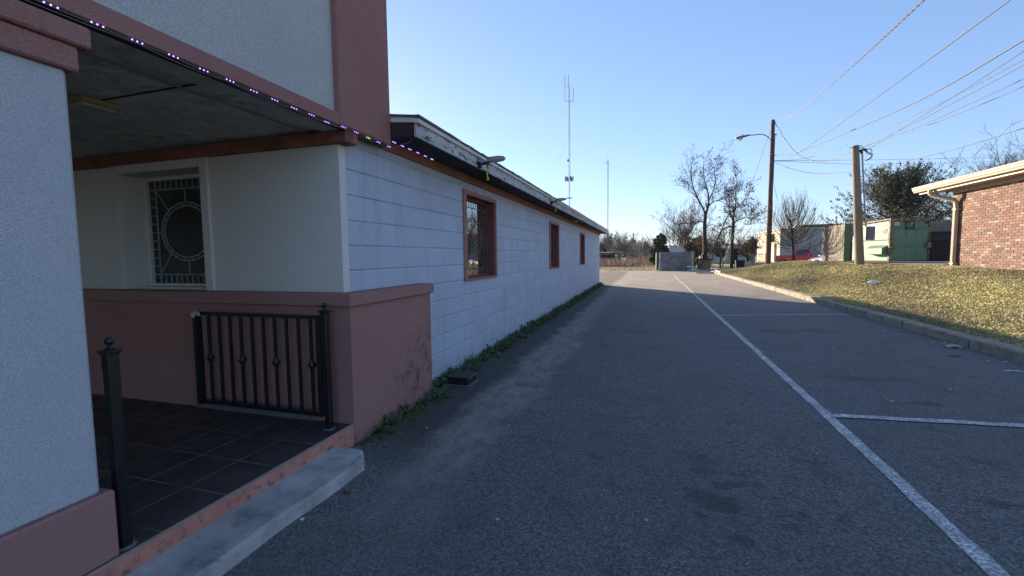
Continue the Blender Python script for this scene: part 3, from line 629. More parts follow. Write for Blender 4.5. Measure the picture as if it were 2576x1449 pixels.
# bait box
BX = thing('bait_box', (-2.0, 4.5, 0), 'squat black plastic bait box on the ground against the white wall', 'box')
m = MB(); m.box(-2.13, -1.88, 4.40, 4.66, .012, .075, .012); m.build('body', 'black_plastic', BX)
m = MB(); m.box(-2.145, -1.865, 4.385, 4.675, .0765, .098, .014); m.build('lid', 'black_plastic', BX)
m = MB(); m.box(-2.14, -1.85, 4.375, 4.66, .0, .0115, .004); m.build('paver', 'granite', BX)
# string lights
L = thing('string_light', (-2.17, 2.3, 2.37), 'string of small violet led lights under the parapet edge', 'string light')
seg = [(-2.155, 1.0+.147*k-.0, 2.366) for k in range(0, 17)]
seg[0] = (-2.155, .99, 2.366)
m = MB(); pts = []
Lp = [(1.139, 2.374), (1.285, 2.374), (1.431, 2.372), (1.585, 2.374), (1.733, 2.368), (1.879, 2.37), (2.027, 2.366), (2.174, 2.365), (2.324, 2.364), (2.476, 2.367), (2.62, 2.36), (2.797, 2.375), (2.944, 2.374), (3.095, 2.371), (3.236, 2.37), (3.389, 2.37)]
XL = -2.143
def sagline(P, s, n=5):
    out = [Vector(P[0])]
    for a, b in zip(P[:-1], P[1:]):
        a = Vector(a); b = Vector(b)
        for k in range(1, n+1):
            q = a.lerp(b, k/n); q.z -= s*4*(k/n)*(1-k/n); out.append(q)
    return out
main = [(XL, 0.6, 2.374)]+[(XL, y, z) for y, z in Lp]
m.tube(sagline(main, .003), .0016, 4); m.tube(sagline([(XL+.003, y, z-.008) for _, y, z in main[::3]]+[(XL, 3.40, 2.36)], .010), .0018, 4)
m.tube(sagline([(XL, 3.40, 2.362), (-2.05, 3.46, 2.40), (-2.0, 3.55, 2.456)], .01), .003, 4)
L2 = [(3.62, 2.468), (3.76, 2.468), (3.90, 2.467), (4.055, 2.468), (4.21, 2.467), (4.36, 2.466)]
m.tube(sagline([(-2.235, y, z) for y, z in L2]+[(-2.235, 4.45, 2.47)], .004), .0022, 4); m.build('cord', 'wire_white', L)
for i, (y, z) in enumerate(Lp):
    m = MB()
    for k in (-1, 0, 1): m.lathe((XL+.006, y+k*.02, z), [(.0012, -.0035), (.0036, 0), (.0012, .0035)], 6)
    m.build('bulb', 'led_green' if i == 13 else 'led', L)
for i, (y, z) in enumerate(L2):
    m = MB()
    for k in (-1, 0, 1): m.lathe((-2.228, y+k*.022, z), [(.0012, -.0045), (.0045, 0), (.0012, .0045)], 6)
    m.build('bulb', 'led_cyan' if i == 5 else 'led', L)
# eave lamps
def eave_lamp(y, s, label, ribbon):
    F = thing('flood_light', (XF, y, 2.49), label, 'outdoor light', 'lamps on the eave of the white building')
    m = MB(); m.lathe((XF, y, 2.49), [(.035, 0), (.035, .02), (.02, .03)], 10, 'X'); m.tube([(XF+.02, y, 2.49), (XF+.09, y, 2.50), (XF+.13, y, 2.515)], .016, 8); m.box(XF-.0, XF+.05, y-.05, y-.02, 2.44, 2.50, .006); m.build('bracket', 'iron', F)
    m = MB()
    prof = [(.001, .028), (.05, .026), (.085, .016), (.098, 0), (.098, -.008)]
    c = Vector((XF+.21, y, 2.535)); vs = []; fs = []; n = 18
    for r, h in prof:
        for k in range(n): a = 2*math.pi*k/n; vs.append(c+Vector((r*1.15*math.cos(a), r*math.sin(a), h+.10*r*math.cos(a))))
    for i in range(len(prof)-1):
        for k in range(n): fs.append((i*n+k, (i+1)*n+k, (i+1)*n+(k+1) % n, i*n+(k+1) % n))
    m.mesh(vs, fs, True); m.box(XF+.12, XF+.22, y-.03, y+.03, 2.53, 2.565, .008); m.build('shade', 'lampgrey', F)
    m = MB(); vs = [c+Vector((.108*math.cos(2*math.pi*k/n), .094*math.sin(2*math.pi*k/n), -.009+.0098*math.cos(2*math.pi*k/n))) for k in range(n)]; vs2 = [v+Vector((0, 0, -.006)) for v in vs]
    m.mesh(vs+vs2, [tuple(range(n)), tuple(range(2*n-1, n-1, -1))]+[(k, k+n, (k+1) % n+n, (k+1) % n) for k in range(n)]); m.build('lens', 'white_plastic', F)
    if ribbon:
        x = XF+.10; R = thing('yellow_ribbon', (x, y, 2.40), ribbon, 'ribbon', 'yellow ribbons hanging from the eave lamps')
        m = MB(); m.tube([(x, y-.01, 2.495), (x+.004, y, 2.45), (x, y+.004, 2.425)], .004, 5); m.tube([(x+.01, y+.012, 2.495), (x+.004, y+.004, 2.45)], .004, 5); m.build('cord', 'redcord', R)
        m = MB(); pts = [(0, 0, 2.425), (.004, .004, 2.40), (0, -.004, 2.37), (.002, .004, 2.335), (.01, 0, 2.315), (-.012, .0, 2.303), (.014, .006, 2.312), (.018, .01, 2.33)]
        m.tube([(x+a, y+b, c_) for a, b, c_ in pts], [.008, .011, .009, .010, .011, .009, .007, .004], 6); m.build('tape', 'yellow', R)
yl1 = onx(1205, 411, XF).y; yl2 = onx(1385, 512, XF).y
eave_lamp(yl1, 1, 'dark round eave lamp nearest the porch with a yellow ribbon below', 'yellow ribbon on a red cord under the eave lamp nearest the porch')
eave_lamp(yl2, 1, 'dark round eave lamp above the middle window', 'smaller looking yellow ribbon under the eave lamp above the middle window')
F = thing('soffit_light', (-2.1, onx(1449, 562, -2.1).y, 2.45), 'small white round light under the soffit near the farthest window', 'outdoor light'); y = F.location.y
m = MB(); m.lathe((-2.1, y, 2.42), [(.03, 0), (.055, .015), (.06, .045), (.03, .052)], 12); m.build('globe', 'white_plastic', F)
m = MB(); m.tube([(-2.1, y, 2.472), (-2.1, y, 2.4775)], .05, 10); m.build('base', 'iron', F)
# ------------------------------------------------------------------ brick building on the right
K = 9.6; BZ = .70; ytop = 3.50
BR = thing('brick_building', (13, 15, .8), 'red brown brick building with cream gutter and downspout on the right', 'building')
yN, yF = 8.0, onx(2388, 668, K).y
mb = MB(); crs = .0795; bl = .235; nrow = int((3.62-.62)/crs)
pal = [(.25, .13, .10), (.27, .145, .11), (.23, .115, .09), (.29, .165, .125), (.20, .10, .08), (.31, .20, .155), (.35, .26, .205), (.14, .10, .09), (.26, .14, .11), (.22, .12, .095), (.17, .12, .105), (.25, .125, .095)]
for r in range(nrow):
    z0 = .62+r*crs; y = yF-(bl/2 if r % 2 else 0)
    if r % 2: y = yF
    first = bl/2 if r % 2 else bl
    while y > yN:
        w = first; first = bl; a = y-w; c = random.choice(pal); v = random.uniform(.85, 1.12); mb.col = tuple(min(.7, q*v) for q in c)
        g = .0085; x = K+random.uniform(-.003, .002); mb.col = tuple(q*.80+.035 for q in mb.col)
        o = [(K+.010, a+g*.5, z0+g*.5), (K+.010, y-g*.5, z0+g*.5), (K+.010, y-g*.5, z0+crs-g*.5), (K+.010, a+g*.5, z0+crs-g*.5)]
        i_ = [(x, a+g, z0+g), (x, y-g, z0+g), (x, y-g, z0+crs-g), (x, a+g, z0+crs-g)]
        mb.mesh(o+i_, [(4, 7, 6, 5), (0, 4, 5, 1), (1, 5, 6, 2), (2, 6, 7, 3), (3, 7, 4, 0)]); y -= w
mb.build('brick_wall', 'brick', BR)
m = MB(); m.box(K+.009, K+8, yN, yF-.006, .5, 3.66); m.build('wall_core', 'mortar', BR)
# eave, gutter along the wall
gt = onx(2298, 462, K-.62); yG = gt.y
zs = 3.62; xg_ = K-.62
def prism(prof, y0, y1):
    m = MB(); n = len(prof); vs = [(x, y0, z) for x, z in prof]+[(x, y1, z) for x, z in prof]
    m.mesh(vs, [tuple(range(n)), tuple(range(2*n-1, n-1, -1))]+[(k, k+n, (k+1) % n+n, (k+1) % n) for k in range(n)]); return m
GZ = 3.50
prism([(xg_+.12, GZ-.02), (xg_+.02, GZ-.02), (xg_, GZ+.03), (xg_-.025, GZ+.06), (xg_-.02, GZ+.10), (xg_-.05, GZ+.13), (xg_-.05, GZ+.15), (xg_-.03, GZ+.15), (xg_+.12, GZ+.14)], yN-1, yG).build('gutter', 'cream', BR)
prism([(xg_+.13, GZ-.09), (xg_+.13, GZ+.12), (xg_+.16, GZ+.12), (xg_+.16, GZ-.09)], yN-1, yG-.12).build('fascia_board', 'cream', BR)
prism([(xg_+.16, GZ-.07), (K-.001, GZ-.07), (K-.001, GZ-.05), (xg_+.16, GZ-.05)], yN-1, yG-.14).build('soffit', 'cream_shade', BR)
prism([(K-.03, GZ-.20), (K-.002, GZ-.20), (K-.002, GZ-.072), (K-.03, GZ-.072)], yN-1, yF).build('frieze_board', 'cream_shade', BR)
m = MB(); m.mesh([(xg_+.0, yN-1, GZ+.152), (xg_+.0, yG, GZ+.152), (K+8, yG, GZ+1.9), (K+8, yN-1, GZ+1.9), (xg_, yN-1, GZ+.185), (xg_, yG, GZ+.185), (K+8, yG, GZ+1.95), (K+8, yN-1, GZ+1.95)], [(0, 1, 2, 3), (4, 7, 6, 5), (0, 4, 5, 1), (1, 5, 6, 2)]); m.mesh([(K, yG-.3, GZ-.05), (K+8, yG-.3, GZ-.05), (K+8, yG-.3, GZ+1.9), (K, yG-.3, GZ+.2)], [(0, 1, 2, 3)])
m.build('roof', 'shingle', BR)
yD = yF-.32
m = MB(); ww = .055
path = [(xg_+.04, yD+.42, GZ-.02), (xg_+.04, yD+.42, GZ-.14), (xg_+.09, yD+.38, GZ-.22), (K-.13, yD+.04, GZ-.42), (K-.075, yD, GZ-.50), (K-.075, yD, GZ-.62)]
m.tube(path, [.068]*6, 10); m.box(K-.125, K-.022, yD-.065, yD+.065, .93, GZ-.58, .018)
for k in (-.03, 0, .03): m.box(K-.130, K-.125, yD+k-.006, yD+k+.006, .94, GZ-.6)
m.tube([(K-.075, yD, .96), (K-.10, yD, .90), (K-.17, yD, .87)], .06, 8)
dsp = m.build('downspout', 'cream', BR)
for z in (GZ-.75, 1.0):
    m = MB(); m.box(K-.132, K-.003, yD-.10, yD+.10, z, z+.035, .002); m.build('strap', 'cream', dsp)
# ------------------------------------------------------------------ overhead poles
def zh(x, y): return float(hgt(x, y))
p1 = at(1932, 663, 30); p1b = Vector((p1.x, p1.y, zh(p1.x, p1.y)-.2)); p1t = at(1945, 302, 30)
P1 = thing('utility_pole', (p1.x, p1.y, zh(p1.x, p1.y)), 'tall dark wooden utility pole carrying a street lamp on the grass bank', 'utility pole', 'utility poles carrying cables')
m = MB(); m.tube([p1b.lerp(p1t, k/10) for k in range(11)], [.165-.05*k/10 for k in range(11)], 14); m.build('shaft', 'pole_dark', P1)
def A1(x, y, dd=0): return at(x, y, 30+dd)
m = MB(); m.tube([A1(1941, 356), A1(1938, 350), A1(1931, 343.5), A1(1922, 339), A1(1913, 337.6), A1(1902, 338.5), A1(1888, 341)], .03, 8); m.tube([A1(1940.5, 346), A1(1940.5, 358)], .045, 8); m.build('lamp_arm', 'lampgrey', P1)
hd = A1(1869, 344); ax = (A1(1851, 350)-A1(1888, 341)).normalized(); m = MB(); vs = []; fs = []; n = 12
pr_ = [(-.52, .05, .05), (-.40, .07, .06), (-.15, .13, .08), (.15, .19, .10), (.38, .18, .09), (.50, .10, .05)]
side = ax.cross(Vector((0, 0, 1))).normalized(); upv = side.cross(ax)
for t_, rw, rh in pr_:
    for k in range(n): a = 2*math.pi*k/n; vs.append(hd+ax*t_+side*rw*math.cos(a)+upv*(rh*math.sin(a)*(1 if math.sin(a) > 0 else .8)))
for i in range(len(pr_)-1):
    for k in range(n): fs.append((i*n+k, i*n+(k+1) % n, (i+1)*n+(k+1) % n, (i+1)*n+k))
fs += [tuple(range(n))[::-1], tuple(range(len(vs)-n, len(vs)))]; m.mesh(vs, fs, True); m.tube([hd+upv*.09, hd+upv*.16], .04, 8)
lh = m.build('lamp_head', 'lampgrey', P1)
m = MB(); gc = hd+ax*.2-upv*.06
for_ = [(max(.002, .17*math.sin(a)), -.17*.85*(1-math.cos(a))) for a in [math.pi/2*k/5 for k in range(5, -1, -1)]]
m.lathe(gc, [(r_, -(.145*math.cos(math.asin(min(1, r_/.17))))) for r_, _ in for_], 14); m.build('lens', 'white_plastic', lh)
m = MB()
def side1(t, off): q = p1b.lerp(p1t, t); return q+RT*off
m.tube([side1(t, .17-.04*t) for t in np.linspace(.02, .45, 6)], .022, 6); m.tube([side1(t, .155) for t in (.60, .75, .90)], .02, 6)
m.tube([side1(.90, .155), side1(.905, .20), side1(.90, .26)], .045, 6); m.build('conduit', 'wire', P1)
m = MB(); c = side1(.20, .24); m.obox(c, RT, Vector((-RT.y, RT.x, 0)), Vector((0, 0, 1)), .10, .09, .26, .01); m.build('meter_box', 'bluegrey_box', P1)
for t, r_ in ((.765, .2), (.705, .17), (.97, .12)):
    m = MB(); q = p1b.lerp(p1t, t); m.tube([q+Vector((math.cos(a)*.15, math.sin(a)*.15, .02*math.sin(a*3))) for a in np.linspace(0, 6.28, 13)], .014, 5); m.tube([q-RT*.14+Vector((0, 0, math.sin(a)*.07))-RT*(math.cos(a)*.07) for a in np.linspace(0, 6.28, 9)], .01, 4)
    m.build('cable_clamp', 'galv', P1)
p2 = at(2163, 665, 19); z2 = zh(p2.x, p2.y); p2t = at(2152, 367, 19)
P2 = thing('utility_pole', (p2.x, p2.y, z2), 'short pale grey utility pole standing in front of the green dumpster', 'utility pole', 'utility poles carrying cables')
p2b = Vector((p2.x, p2.y, z2-.15)); m = MB(); m.tube([p2b.lerp(p2t, k/8) for k in range(9)], [.175-.045*k/8 for k in range(9)], 14); m.build('shaft', 'pole_pale', P2)
def A2(x, y, dd=-.1): return at(x, y, 19+dd)
m = MB(); m.tube([A2(2169, 385), A2(2173, 470), A2(2178, 570)], .035, 8); m.build('conduit', 'galv', P2)
m = MB(); m.obox(A2(2189, 587, -.15), RT, Vector((-RT.y, RT.x, 0)), Vector((0, 0, 1)), .145, .08, .29, .012); m.build('meter_box', 'bluegrey_box', P2)
m = MB(); m.tube([A2(2168, 386), A2(2166, 379), A2(2172, 375), A2(2180, 378)], [.05, .07, .07, .04], 8); m.build('weatherhead', 'black_plastic', P2)
m = MB()
for pts in ([(2178, 376), (2188, 374), (2194, 379), (2190, 386)], [(2178, 379), (2186, 384), (2192, 390), (2189, 398), (2178, 404)], [(2175, 378), (2184, 388), (2195, 386), (2193, 397), (2182, 403), (2174, 403)]):
    m.tube([A2(*p) for p in pts], .018, 5)
m.build('service_drop', 'black_plastic', P2)
m = MB(); m.bar(A2(2137, 373, -.1), A2(2167, 366, -.1), .05, .03); m.build('bracket', 'iron', P2)
def smoothpts(P, n=8):
    P = [Vector(p) for p in P]; P = [P[0]*2-P[1]]+P+[P[-1]*2-P[-2]]; out = []
    for i in range(1, len(P)-2):
        a, b, c, d = P[i-1:i+3]
        for k in range(n):
            t = k/n; out.append(.5*((2*b)+(c-a)*t+(2*a-5*b+4*c-d)*t*t+(3*b-a-3*c+d)*t**3))
    out.append(P[-2]); return out
def wire(pts, r, mat, label, twist=False):
    P = smoothpts([at(x, y, D) for x, y, D in pts], 10); m = MB()
    if twist:
        # two strands wound round each other
        Q = []
        tot = 0
        for a, b in zip(P[:-1], P[1:]):
            K_ = max(1, int((b-a).length/.09))
            for k in range(K_): Q.append((a.lerp(b, k/K_), tot+(b-a).length*k/K_))
            tot += (b-a).length
        for ph in (0, math.pi):
            pts_ = []
            for i, (q, s) in enumerate(Q):
                d = (Q[min(i+1, len(Q)-1)][0]-Q[max(i-1, 0)][0]).normalized(); u = d.cross(Vector((0, 0, 1))); u = u.normalized() if u.length > .01 else Vector((1, 0, 0)); w = d.cross(u)
                pts_.append(q+(u*math.cos(s*9+ph)+w*math.sin(s*9+ph))*r*1.1)
            m.tube(pts_, r, 4)
    else: m.tube(P, r, 5)
    return tag(m.build('overhead_wire', mat), label, 'cable', 'overhead cables')
wire([(1949, 309, 30), (2010, 280, 26), (2110, 197, 19), (2324, 0, 10.5), (2620, -290, 6.6)], .014, 'wire_pale', 'topmost twisted pale cable climbing steeply from the tall pole top', True)
wire([(1947, 404, 30), (1971, 402, 29), (2016, 379, 25.5), (2200, 249, 17.8), (2541, 0, 9.6), (2800, -190, 7)], .016, 'wire', 'second cable from the top, crossing the sky to the upper right corner')
wire([(1946, 390, 30), (1975, 390, 28.5), (2026, 376, 26), (2285, 266, 17), (2576, 101, 10.8), (2900, -100, 7.5)], .020, 'wire', 'thick double cable from the middle of the tall pole to the right edge')
wire([(1947, 404, 30), (2029, 398, 28), (2172, 350, 23), (2334, 275, 17.5), (2576, 150, 12), (2900, -30, 8)], .009, 'wire_pale', 'very thin pale cable passing just above the short pole')
wire([(2153, 372, 19), (2180, 366, 18.4), (2272, 324, 15.5), (2420, 247, 11.7), (2576, 163, 9.4), (2900, -20, 6)], .009, 'wire', 'cable from the short pole top, below the thin pale cable')
wire([(2182, 377, 19), (2301, 303, 15.2), (2389, 249, 12.8), (2576, 128, 9.3), (2900, -90, 6)], .010, 'wire', 'cable from the weatherhead crossing over the others to the right')
wire([(2153, 376, 19), (2214, 355, 17.6), (2320, 315, 14.8), (2415, 272, 12.6), (2576, 198, 10), (2900, 40, 7)], .009, 'wire', 'next to lowest of the cables rising from the short pole')
wire([(2153, 380, 19), (2194, 367, 18), (2334, 316, 14.6), (2450, 270, 12.3), (2576, 217, 10.4), (2900, 70, 7)], .008, 'wire_pale', 'lowest of the cables rising from the short pole')
wire([(1942, 407, 30), (1955, 411, 30), (2000, 427, 28.5), (2058, 436.5, 27), (2155, 431, 24), (2236, 416, 21), (2400, 376, 17), (2576, 322, 13.5), (2800, 250, 11)], .012, 'wire', 'sagging cable behind the brick roof, lowest at the short pole')
wire([(1946, 404, 30), (2100, 403, 36), (2311, 400, 46), (2700, 391, 70)], .013, 'wire', 'upper of the two level cables running right behind the short pole')
wire([(1946, 405, 30), (2090, 411, 36), (2190, 413, 40), (2389, 409.5, 50), (2700, 400, 75)], .013, 'wire', 'lower of the two level cables running right behind the short pole')
wire([(1949, 309, 30), (1960, 325, 29.3), (1977, 353, 28), (2010, 390, 25.5), (2058, 407, 23), (2097, 400, 21), (2150, 378, 19)], .013, 'wire_pale', 'slack twisted cable hanging in a loop between the two poles', True)
wire([(1944, 430, 29.9), (1949, 475, 29.8), (1958, 505, 29.4), (1985, 545, 28), (2010, 570, 26.5)], .010, 'wire', 'thin loose cable sloping from the tall pole down into the bare tree')
g0 = at(1941, 322, 30); gm = onz(1814, 680, .15)
GD = at(1841, 604, 30+(gm-Vector((0, 0, HC))).dot(FW)*0)
# guy wire with its yellow guard
end = at(1814, 674, 36); G2 = thing('guy_wire', (end.x, end.y, 0.1), 'steel guy wire with a yellow guard tube running down left of the tall pole', 'guy wire')
end.z = max(zh(end.x, end.y)-.05, -.02)
m = MB(); m.tube([g0, end], .013, 5); m.build('cable', 'wire', G2)
m = MB(); m.tube([g0.lerp(end, .975), g0.lerp(end, .79)], .045, 8); m.build('guard', simple('ochre_guard', (.42, .30, .10), .6, .1, 9, 0), G2)
# ------------------------------------------------------------------ dumpster and block enclosure
DZ = .955
c0 = at(2236, 668, 19.6); c0.z = DZ
c0 = Vector((10.15, 0, DZ)); d_ = ray(2236, 667); k_ = 10.15/d_.x; c0.y = d_.y*k_
DL = 2.7; DW = onx(2236, 667, 10.15)
# width chosen from the right edge
yd = c0.y; rr = ray(2334, 668); DWd = rr.x/rr.y*yd-10.15
rl = ray(2143, 665); DLn = rl.y/rl.x*10.15-yd
DWd, DLn = 1.665, 2.25; DH = 1.92
DU = thing('dumpster', (10.15, yd, DZ), 'large pale green steel dumpster with dark navy logo decal', 'dumpster')
x0, x1, y0, y1 = 10.15, 10.15+DWd, yd, yd+DLn
zt = DZ+DH
m = MB(); zb = DZ+.06
m.mesh([(x0, y0, zb), (x0, y1-.0, zb), (x0, y1, zb+1.15), (x0, y1-.25, zb+1.42), (x0, y0+.0, zt-.10), (x1, y0, zb), (x1, y1, zb), (x1, y1, zb+1.15), (x1, y1-.25, zb+1.42), (x1, y0, zt-.10)],
       [(0, 4, 3, 2, 1), (5, 6, 7, 8, 9), (0, 5, 9, 4), (1, 2, 7, 6), (2, 3, 8, 7), (3, 4, 9, 8), (0, 1, 6, 5)])
m.mesh([(x0+.02, y0+.02, zt-.10), (x0+.02, y1-.4, zt-.10), (x0+.02, y1-.4, zt-.30), (x0+.02, y0+.02, zt-.6), (x1-.02, y0+.02, zt-.10), (x1-.02, y1-.4, zt-.10), (x1-.02, y1-.4, zt-.30), (x1-.02, y0+.02, zt-.6)], [(0, 1, 2, 3), (4, 7, 6, 5), (1, 5, 6, 2), (0, 4, 5, 1)])
body = m.build('body', 'dumpster', DU)
zr = zb+.93
m = MB(); m.box(x0-.05, x0, y0+.05, y1-.02, zr, zr+.05, .006); m.box(x0-.03, x0, y0+.02, y0+.10, zr+.05, zt-.12, .004); m.box(x0-.02, x0, y0+.9, y0+.96, zr+.05, zt-.30, .003); m.box(x0-.02, x0, y0+.1, y0+.92, zt-.30, zt-.27, .003)
m.box(x0+.04, x1-.04, y0-.02, y0, zt-.46, zt-.43, .003); m.box(x0+.04, x1-.04, y0-.02, y0, zb+.62, zb+.65, .003)
for q in (.10, .42, .70): m.box(x0+(x1-x0)*q-.01, x0+(x1-x0)*q+.01, y0-.008, y0, zb+.05, zt-.14)
m.build('stiffener', 'dumpster', body)
m = MB(); m.box(x0-.045, x0+.06, y0-.045, y0+.06, DZ, zt-.06, .01); m.box(x1-.06, x1+.02, y0-.03, y0+.06, DZ+.05, zt-.06, .01); m.box(x0-.05, x1+.03, y0-.06, y0+.04, zt-.13, zt-.02, .01); m.build('corner_post', 'rustysteel', DU)
m = MB(); n_ = 14
m.mesh([(x0-.04, y0-.03, zt-.06), (x0-.04, y1-.35, zt-.16), (x1+.02, y1-.35, zt-.16), (x1+.02, y0-.03, zt-.06), (x0-.04, y0-.03, zt), (x0-.04, y0+(y1-y0)*.5, zt-.03), (x0-.04, y1-.35, zt-.11), (x1+.02, y0-.03, zt), (x1+.02, y0+(y1-y0)*.5, zt-.03), (x1+.02, y1-.35, zt-.11)],
       [(0, 4, 5, 6, 1), (3, 2, 9, 8, 7), (4, 7, 8, 5), (5, 8, 9, 6), (1, 6, 9, 2), (0, 3, 7, 4)]); m.build('lid', 'rustysteel', DU)
m = MB(); ya, yb = y0+.10, y0+1.05; pz = zb+.30
m.mesh([(x0, ya, pz+.40), (x0, yb, pz+.40), (x0-.26, ya, pz+.26), (x0-.26, yb, pz+.26), (x0-.26, ya, pz), (x0-.26, yb, pz), (x0, ya, pz-.02), (x0, yb, pz-.02)], [(0, 1, 3, 2), (2, 3, 5, 4), (4, 5, 7, 6), (1, 7, 5, 3), (0, 2, 4, 6)])
m.build('fork_pocket', 'dumpster', DU)
for bb_ in ((x0+.02, x0+.16, y0-.09, y0-.02, zb+.52, zb+.74), (x1-.14, x1+.03, y0-.10, y0-.02, zb+.55, zb+.80), (x0-.07, x0+.02, y0-.07, y0+.02, zb+.35, zb+.70)):
    m = MB(); m.box(*bb_, .01); m.build('latch', 'rustysteel', DU)
# decals
sx0 = x0+(x1-x0)*.365; sx1 = x0+(x1-x0)*.605; ys_ = y0-.024; sz0, sz1 = zt-.50, zt-.115
m = MB(); m.box(sx0, sx1, ys_, ys_+.012, sz0, sz1); dc = m.build('decal', 'navy', DU)
def text(s, loc, size, mat, parent, rot, ext=.002, name='lettering'):
    cu = bpy.data.curves.new(name, 'FONT'); cu.body = s; cu.size = size; cu.extrude = ext; cu.align_x = 'CENTER'; o = bpy.data.objects.new(name, cu); COL.objects.link(o)
    bpy.context.view_layer.update(); dg = bpy.context.evaluated_depsgraph_get(); me = bpy.data.meshes.new_from_object(o.evaluated_get(dg)); bpy.data.objects.remove(o)
    o = bpy.data.objects.new(name, me); COL.objects.link(o); me.materials.clear(); me.materials.append(M[mat]); off = Vector((0, 0, 0)); q = parent
    while q is not None: off += q.location; q = q.parent
    o.parent = parent; o.location = Vector(loc)-off; o.rotation_euler = rot; return o
cx = (sx0+sx1)/2; sw = sx1-sx0
text("G", (cx-sw*.22, ys_-.003, sz0+.13), .20, 'lime', dc, (rad(90), 0, 0)); text("F", (cx+.0, ys_-.003, sz0+.13), .15, 'lime', dc, (rad(90), 0, 0)); text("L", (cx+sw*.20, ys_-.003, sz0+.13), .20, 'lime', dc, (rad(90), 0, 0))
text("environmental", (cx, ys_-.003, sz0+.045), .034, 'white_plastic', dc, (rad(90), 0, 0))
m = MB(); yy_ = ys_-.003; sxm = cx+sw*.20
def fl(c, w, h, a):
    P = []; 
    for k in range(10):
        t = 2*math.pi*k/10; u, v = w*math.cos(t), h*math.sin(t); P.append((c[0]+u*math.cos(a)-v*math.sin(a), yy_, c[1]+u*math.sin(a)+v*math.cos(a)))
    m.face(P)
zz = sz0+.24
m.face([(sxm-.012, yy_, zz-.03), (sxm+.008, yy_, zz-.03), (sxm+.008, yy_, zz+.06), (sxm-.012, yy_, zz+.06)]); fl((sxm-.045, zz+.05), .045, .02, -.5); fl((sxm+.045, zz+.055), .045, .02, .6); fl((sxm, zz+.09), .018, .022, 0); m.build('emblem', 'lime', dc)
m = MB(); m.box(x0+.14, x0+.36, y0-.012, y0, zt-.23, zt-.165); m.box(x0+.14, x0+.36, y0-.012, y0, zt-.31, zt-.24); m.build('sticker', 'white_plastic', DU)
m = MB(); m.box(x1-.20, x1-.07, y0-.012, y0, zt-.25, zt-.15); m.build('sticker', 'navy', DU)
m = MB(); m.box(x0-.012, x0, y0+.34, y0+.72, zt-.62, zt-.49); s_ = m.build('sticker', 'orange', DU)
m = MB(); m.tube([Vector((x0-.04, y0+.22+.05*math.cos(a), zt-.55+.12*math.sin(a))) for a in np.linspace(0, 6.28, 12)], .008, 5); m.build('chain', 'iron', DU)
DU.rotation_euler = (0, 0, rad(15))
# split-face wall left of the dumpster
def course_wall(name, mat, p, q, z0, z1, th, ch, bl_, label, cat, rough=.0, cols=None, capmat=None, parts=None, endmat=None):
    p = Vector(p); q = Vector(q); d = (q-p); L_ = d.length; d.normalize(); n = Vector((-d.y, d.x, 0)); T = thing(name, ((p.x+q.x)/2, (p.y+q.y)/2, z0), label, cat)
    m = MB(); nr = int(round((z1-z0)/ch)); ch = (z1-z0)/nr
    for r in range(nr):
        s = -(bl_/2 if r % 2 else 0)
        while s < L_:
            a, b = max(s, 0), min(s+bl_, L_); s += bl_
            if b-a < .02: continue
            c = p+d*((a+b)/2)+Vector((0, 0, z0+(r+.5)*ch)); v = random.uniform(.75, 1.2)
            if cols: m.col = tuple(x*v for x in cols)
            m.obox(c+n*random.uniform(-rough, rough), d, n, Vector((0, 0, 1)), (b-a)/2-.005, th/2, ch/2-.004, .008)
    m.build('blocks', mat, T)
    m = MB(); m.obox(p+d*L_/2+Vector((0, 0, (z0+z1)/2)), d, n, Vector((0, 0, 1)), L_/2-.012, th/2-.012, (z1-z0)/2-.006); m.build('core', 'mortar', T)
    return T
wx = 10.35; rw = ray(2123, 665); yw = rw.y/rw.x*wx; rw2 = ray(2070, 660); yw2 = rw2.y/rw2.x*wx
SW = course_wall('block_wall', 'splitblock', (wx, yw+.02, 0), (wx, yw2, 0), .75, 2.97, .19, .2, .4, 'tan split face block wall beside the green dumpster, tree shadow on it', 'wall', .006)
m = MB(); m.box(wx-.09, wx+.19, yw-.16, yw+.015, .75, 2.98, .01); m.build('green_end', 'greenblock', SW)
m = MB(); m.tube([(wx+.24, yw+.1, .8), (wx+.24, yw+.1, 3.25)], .03, 8); m.build('gate_pipe', 'rustysteel', SW)
BW2 = course_wall('block_wall', 'splitblock', (10.6, 31.2, 0), (18, 31.2, 0), .7, 3.1, .2, .2, .4, 'shaded split face block wall behind and right of the green dumpster', 'wall', .006)
DB = thing('waste_bin', (14.2, 28.5, .93), 'black wheeled waste bin in the shade between dumpster and brick building', 'bin')
pb = at(2352, 662, 21.5); 
m = MB(); X_, Y_ = pb.x, pb.y; m.mesh([(X_-.27, Y_-.3, .98), (X_+.27, Y_-.3, .98), (X_+.27, Y_+.3, .98), (X_-.27, Y_+.3, .98), (X_-.34, Y_-.38, 1.9), (X_+.34, Y_-.38, 1.9), (X_+.34, Y_+.38, 1.9), (X_-.34, Y_+.38, 1.9)], [(0, 3, 2, 1), (4, 5, 6, 7), (0, 1, 5, 4), (1, 2, 6, 5), (2, 3, 7, 6), (3, 0, 4, 7)]); 
DB.location = (X_, Y_, .93); m.build('body', 'black_plastic', DB)
m = MB(); m.box(X_-.36, X_+.36, Y_-.42, Y_+.42, 1.905, 1.96, .02); m.build('lid', 'black_plastic', DB)
for q in (-.3, .3): m = MB(); m.lathe((X_+q, Y_+.3, 1.03), [(.1, -.03), (.1, .03)], 12, 'X'); m.build('wheel', 'tyre', DB)
SHD = thing('storage_shed', (X_+2, 26.5, .93), 'dark low shed in the shade behind the waste bin', 'shed')
m = MB(); m.box(12.6, 18.5, 27.2, 30.8, .9, 2.35); m.build('wall', 'black_plastic', SHD)
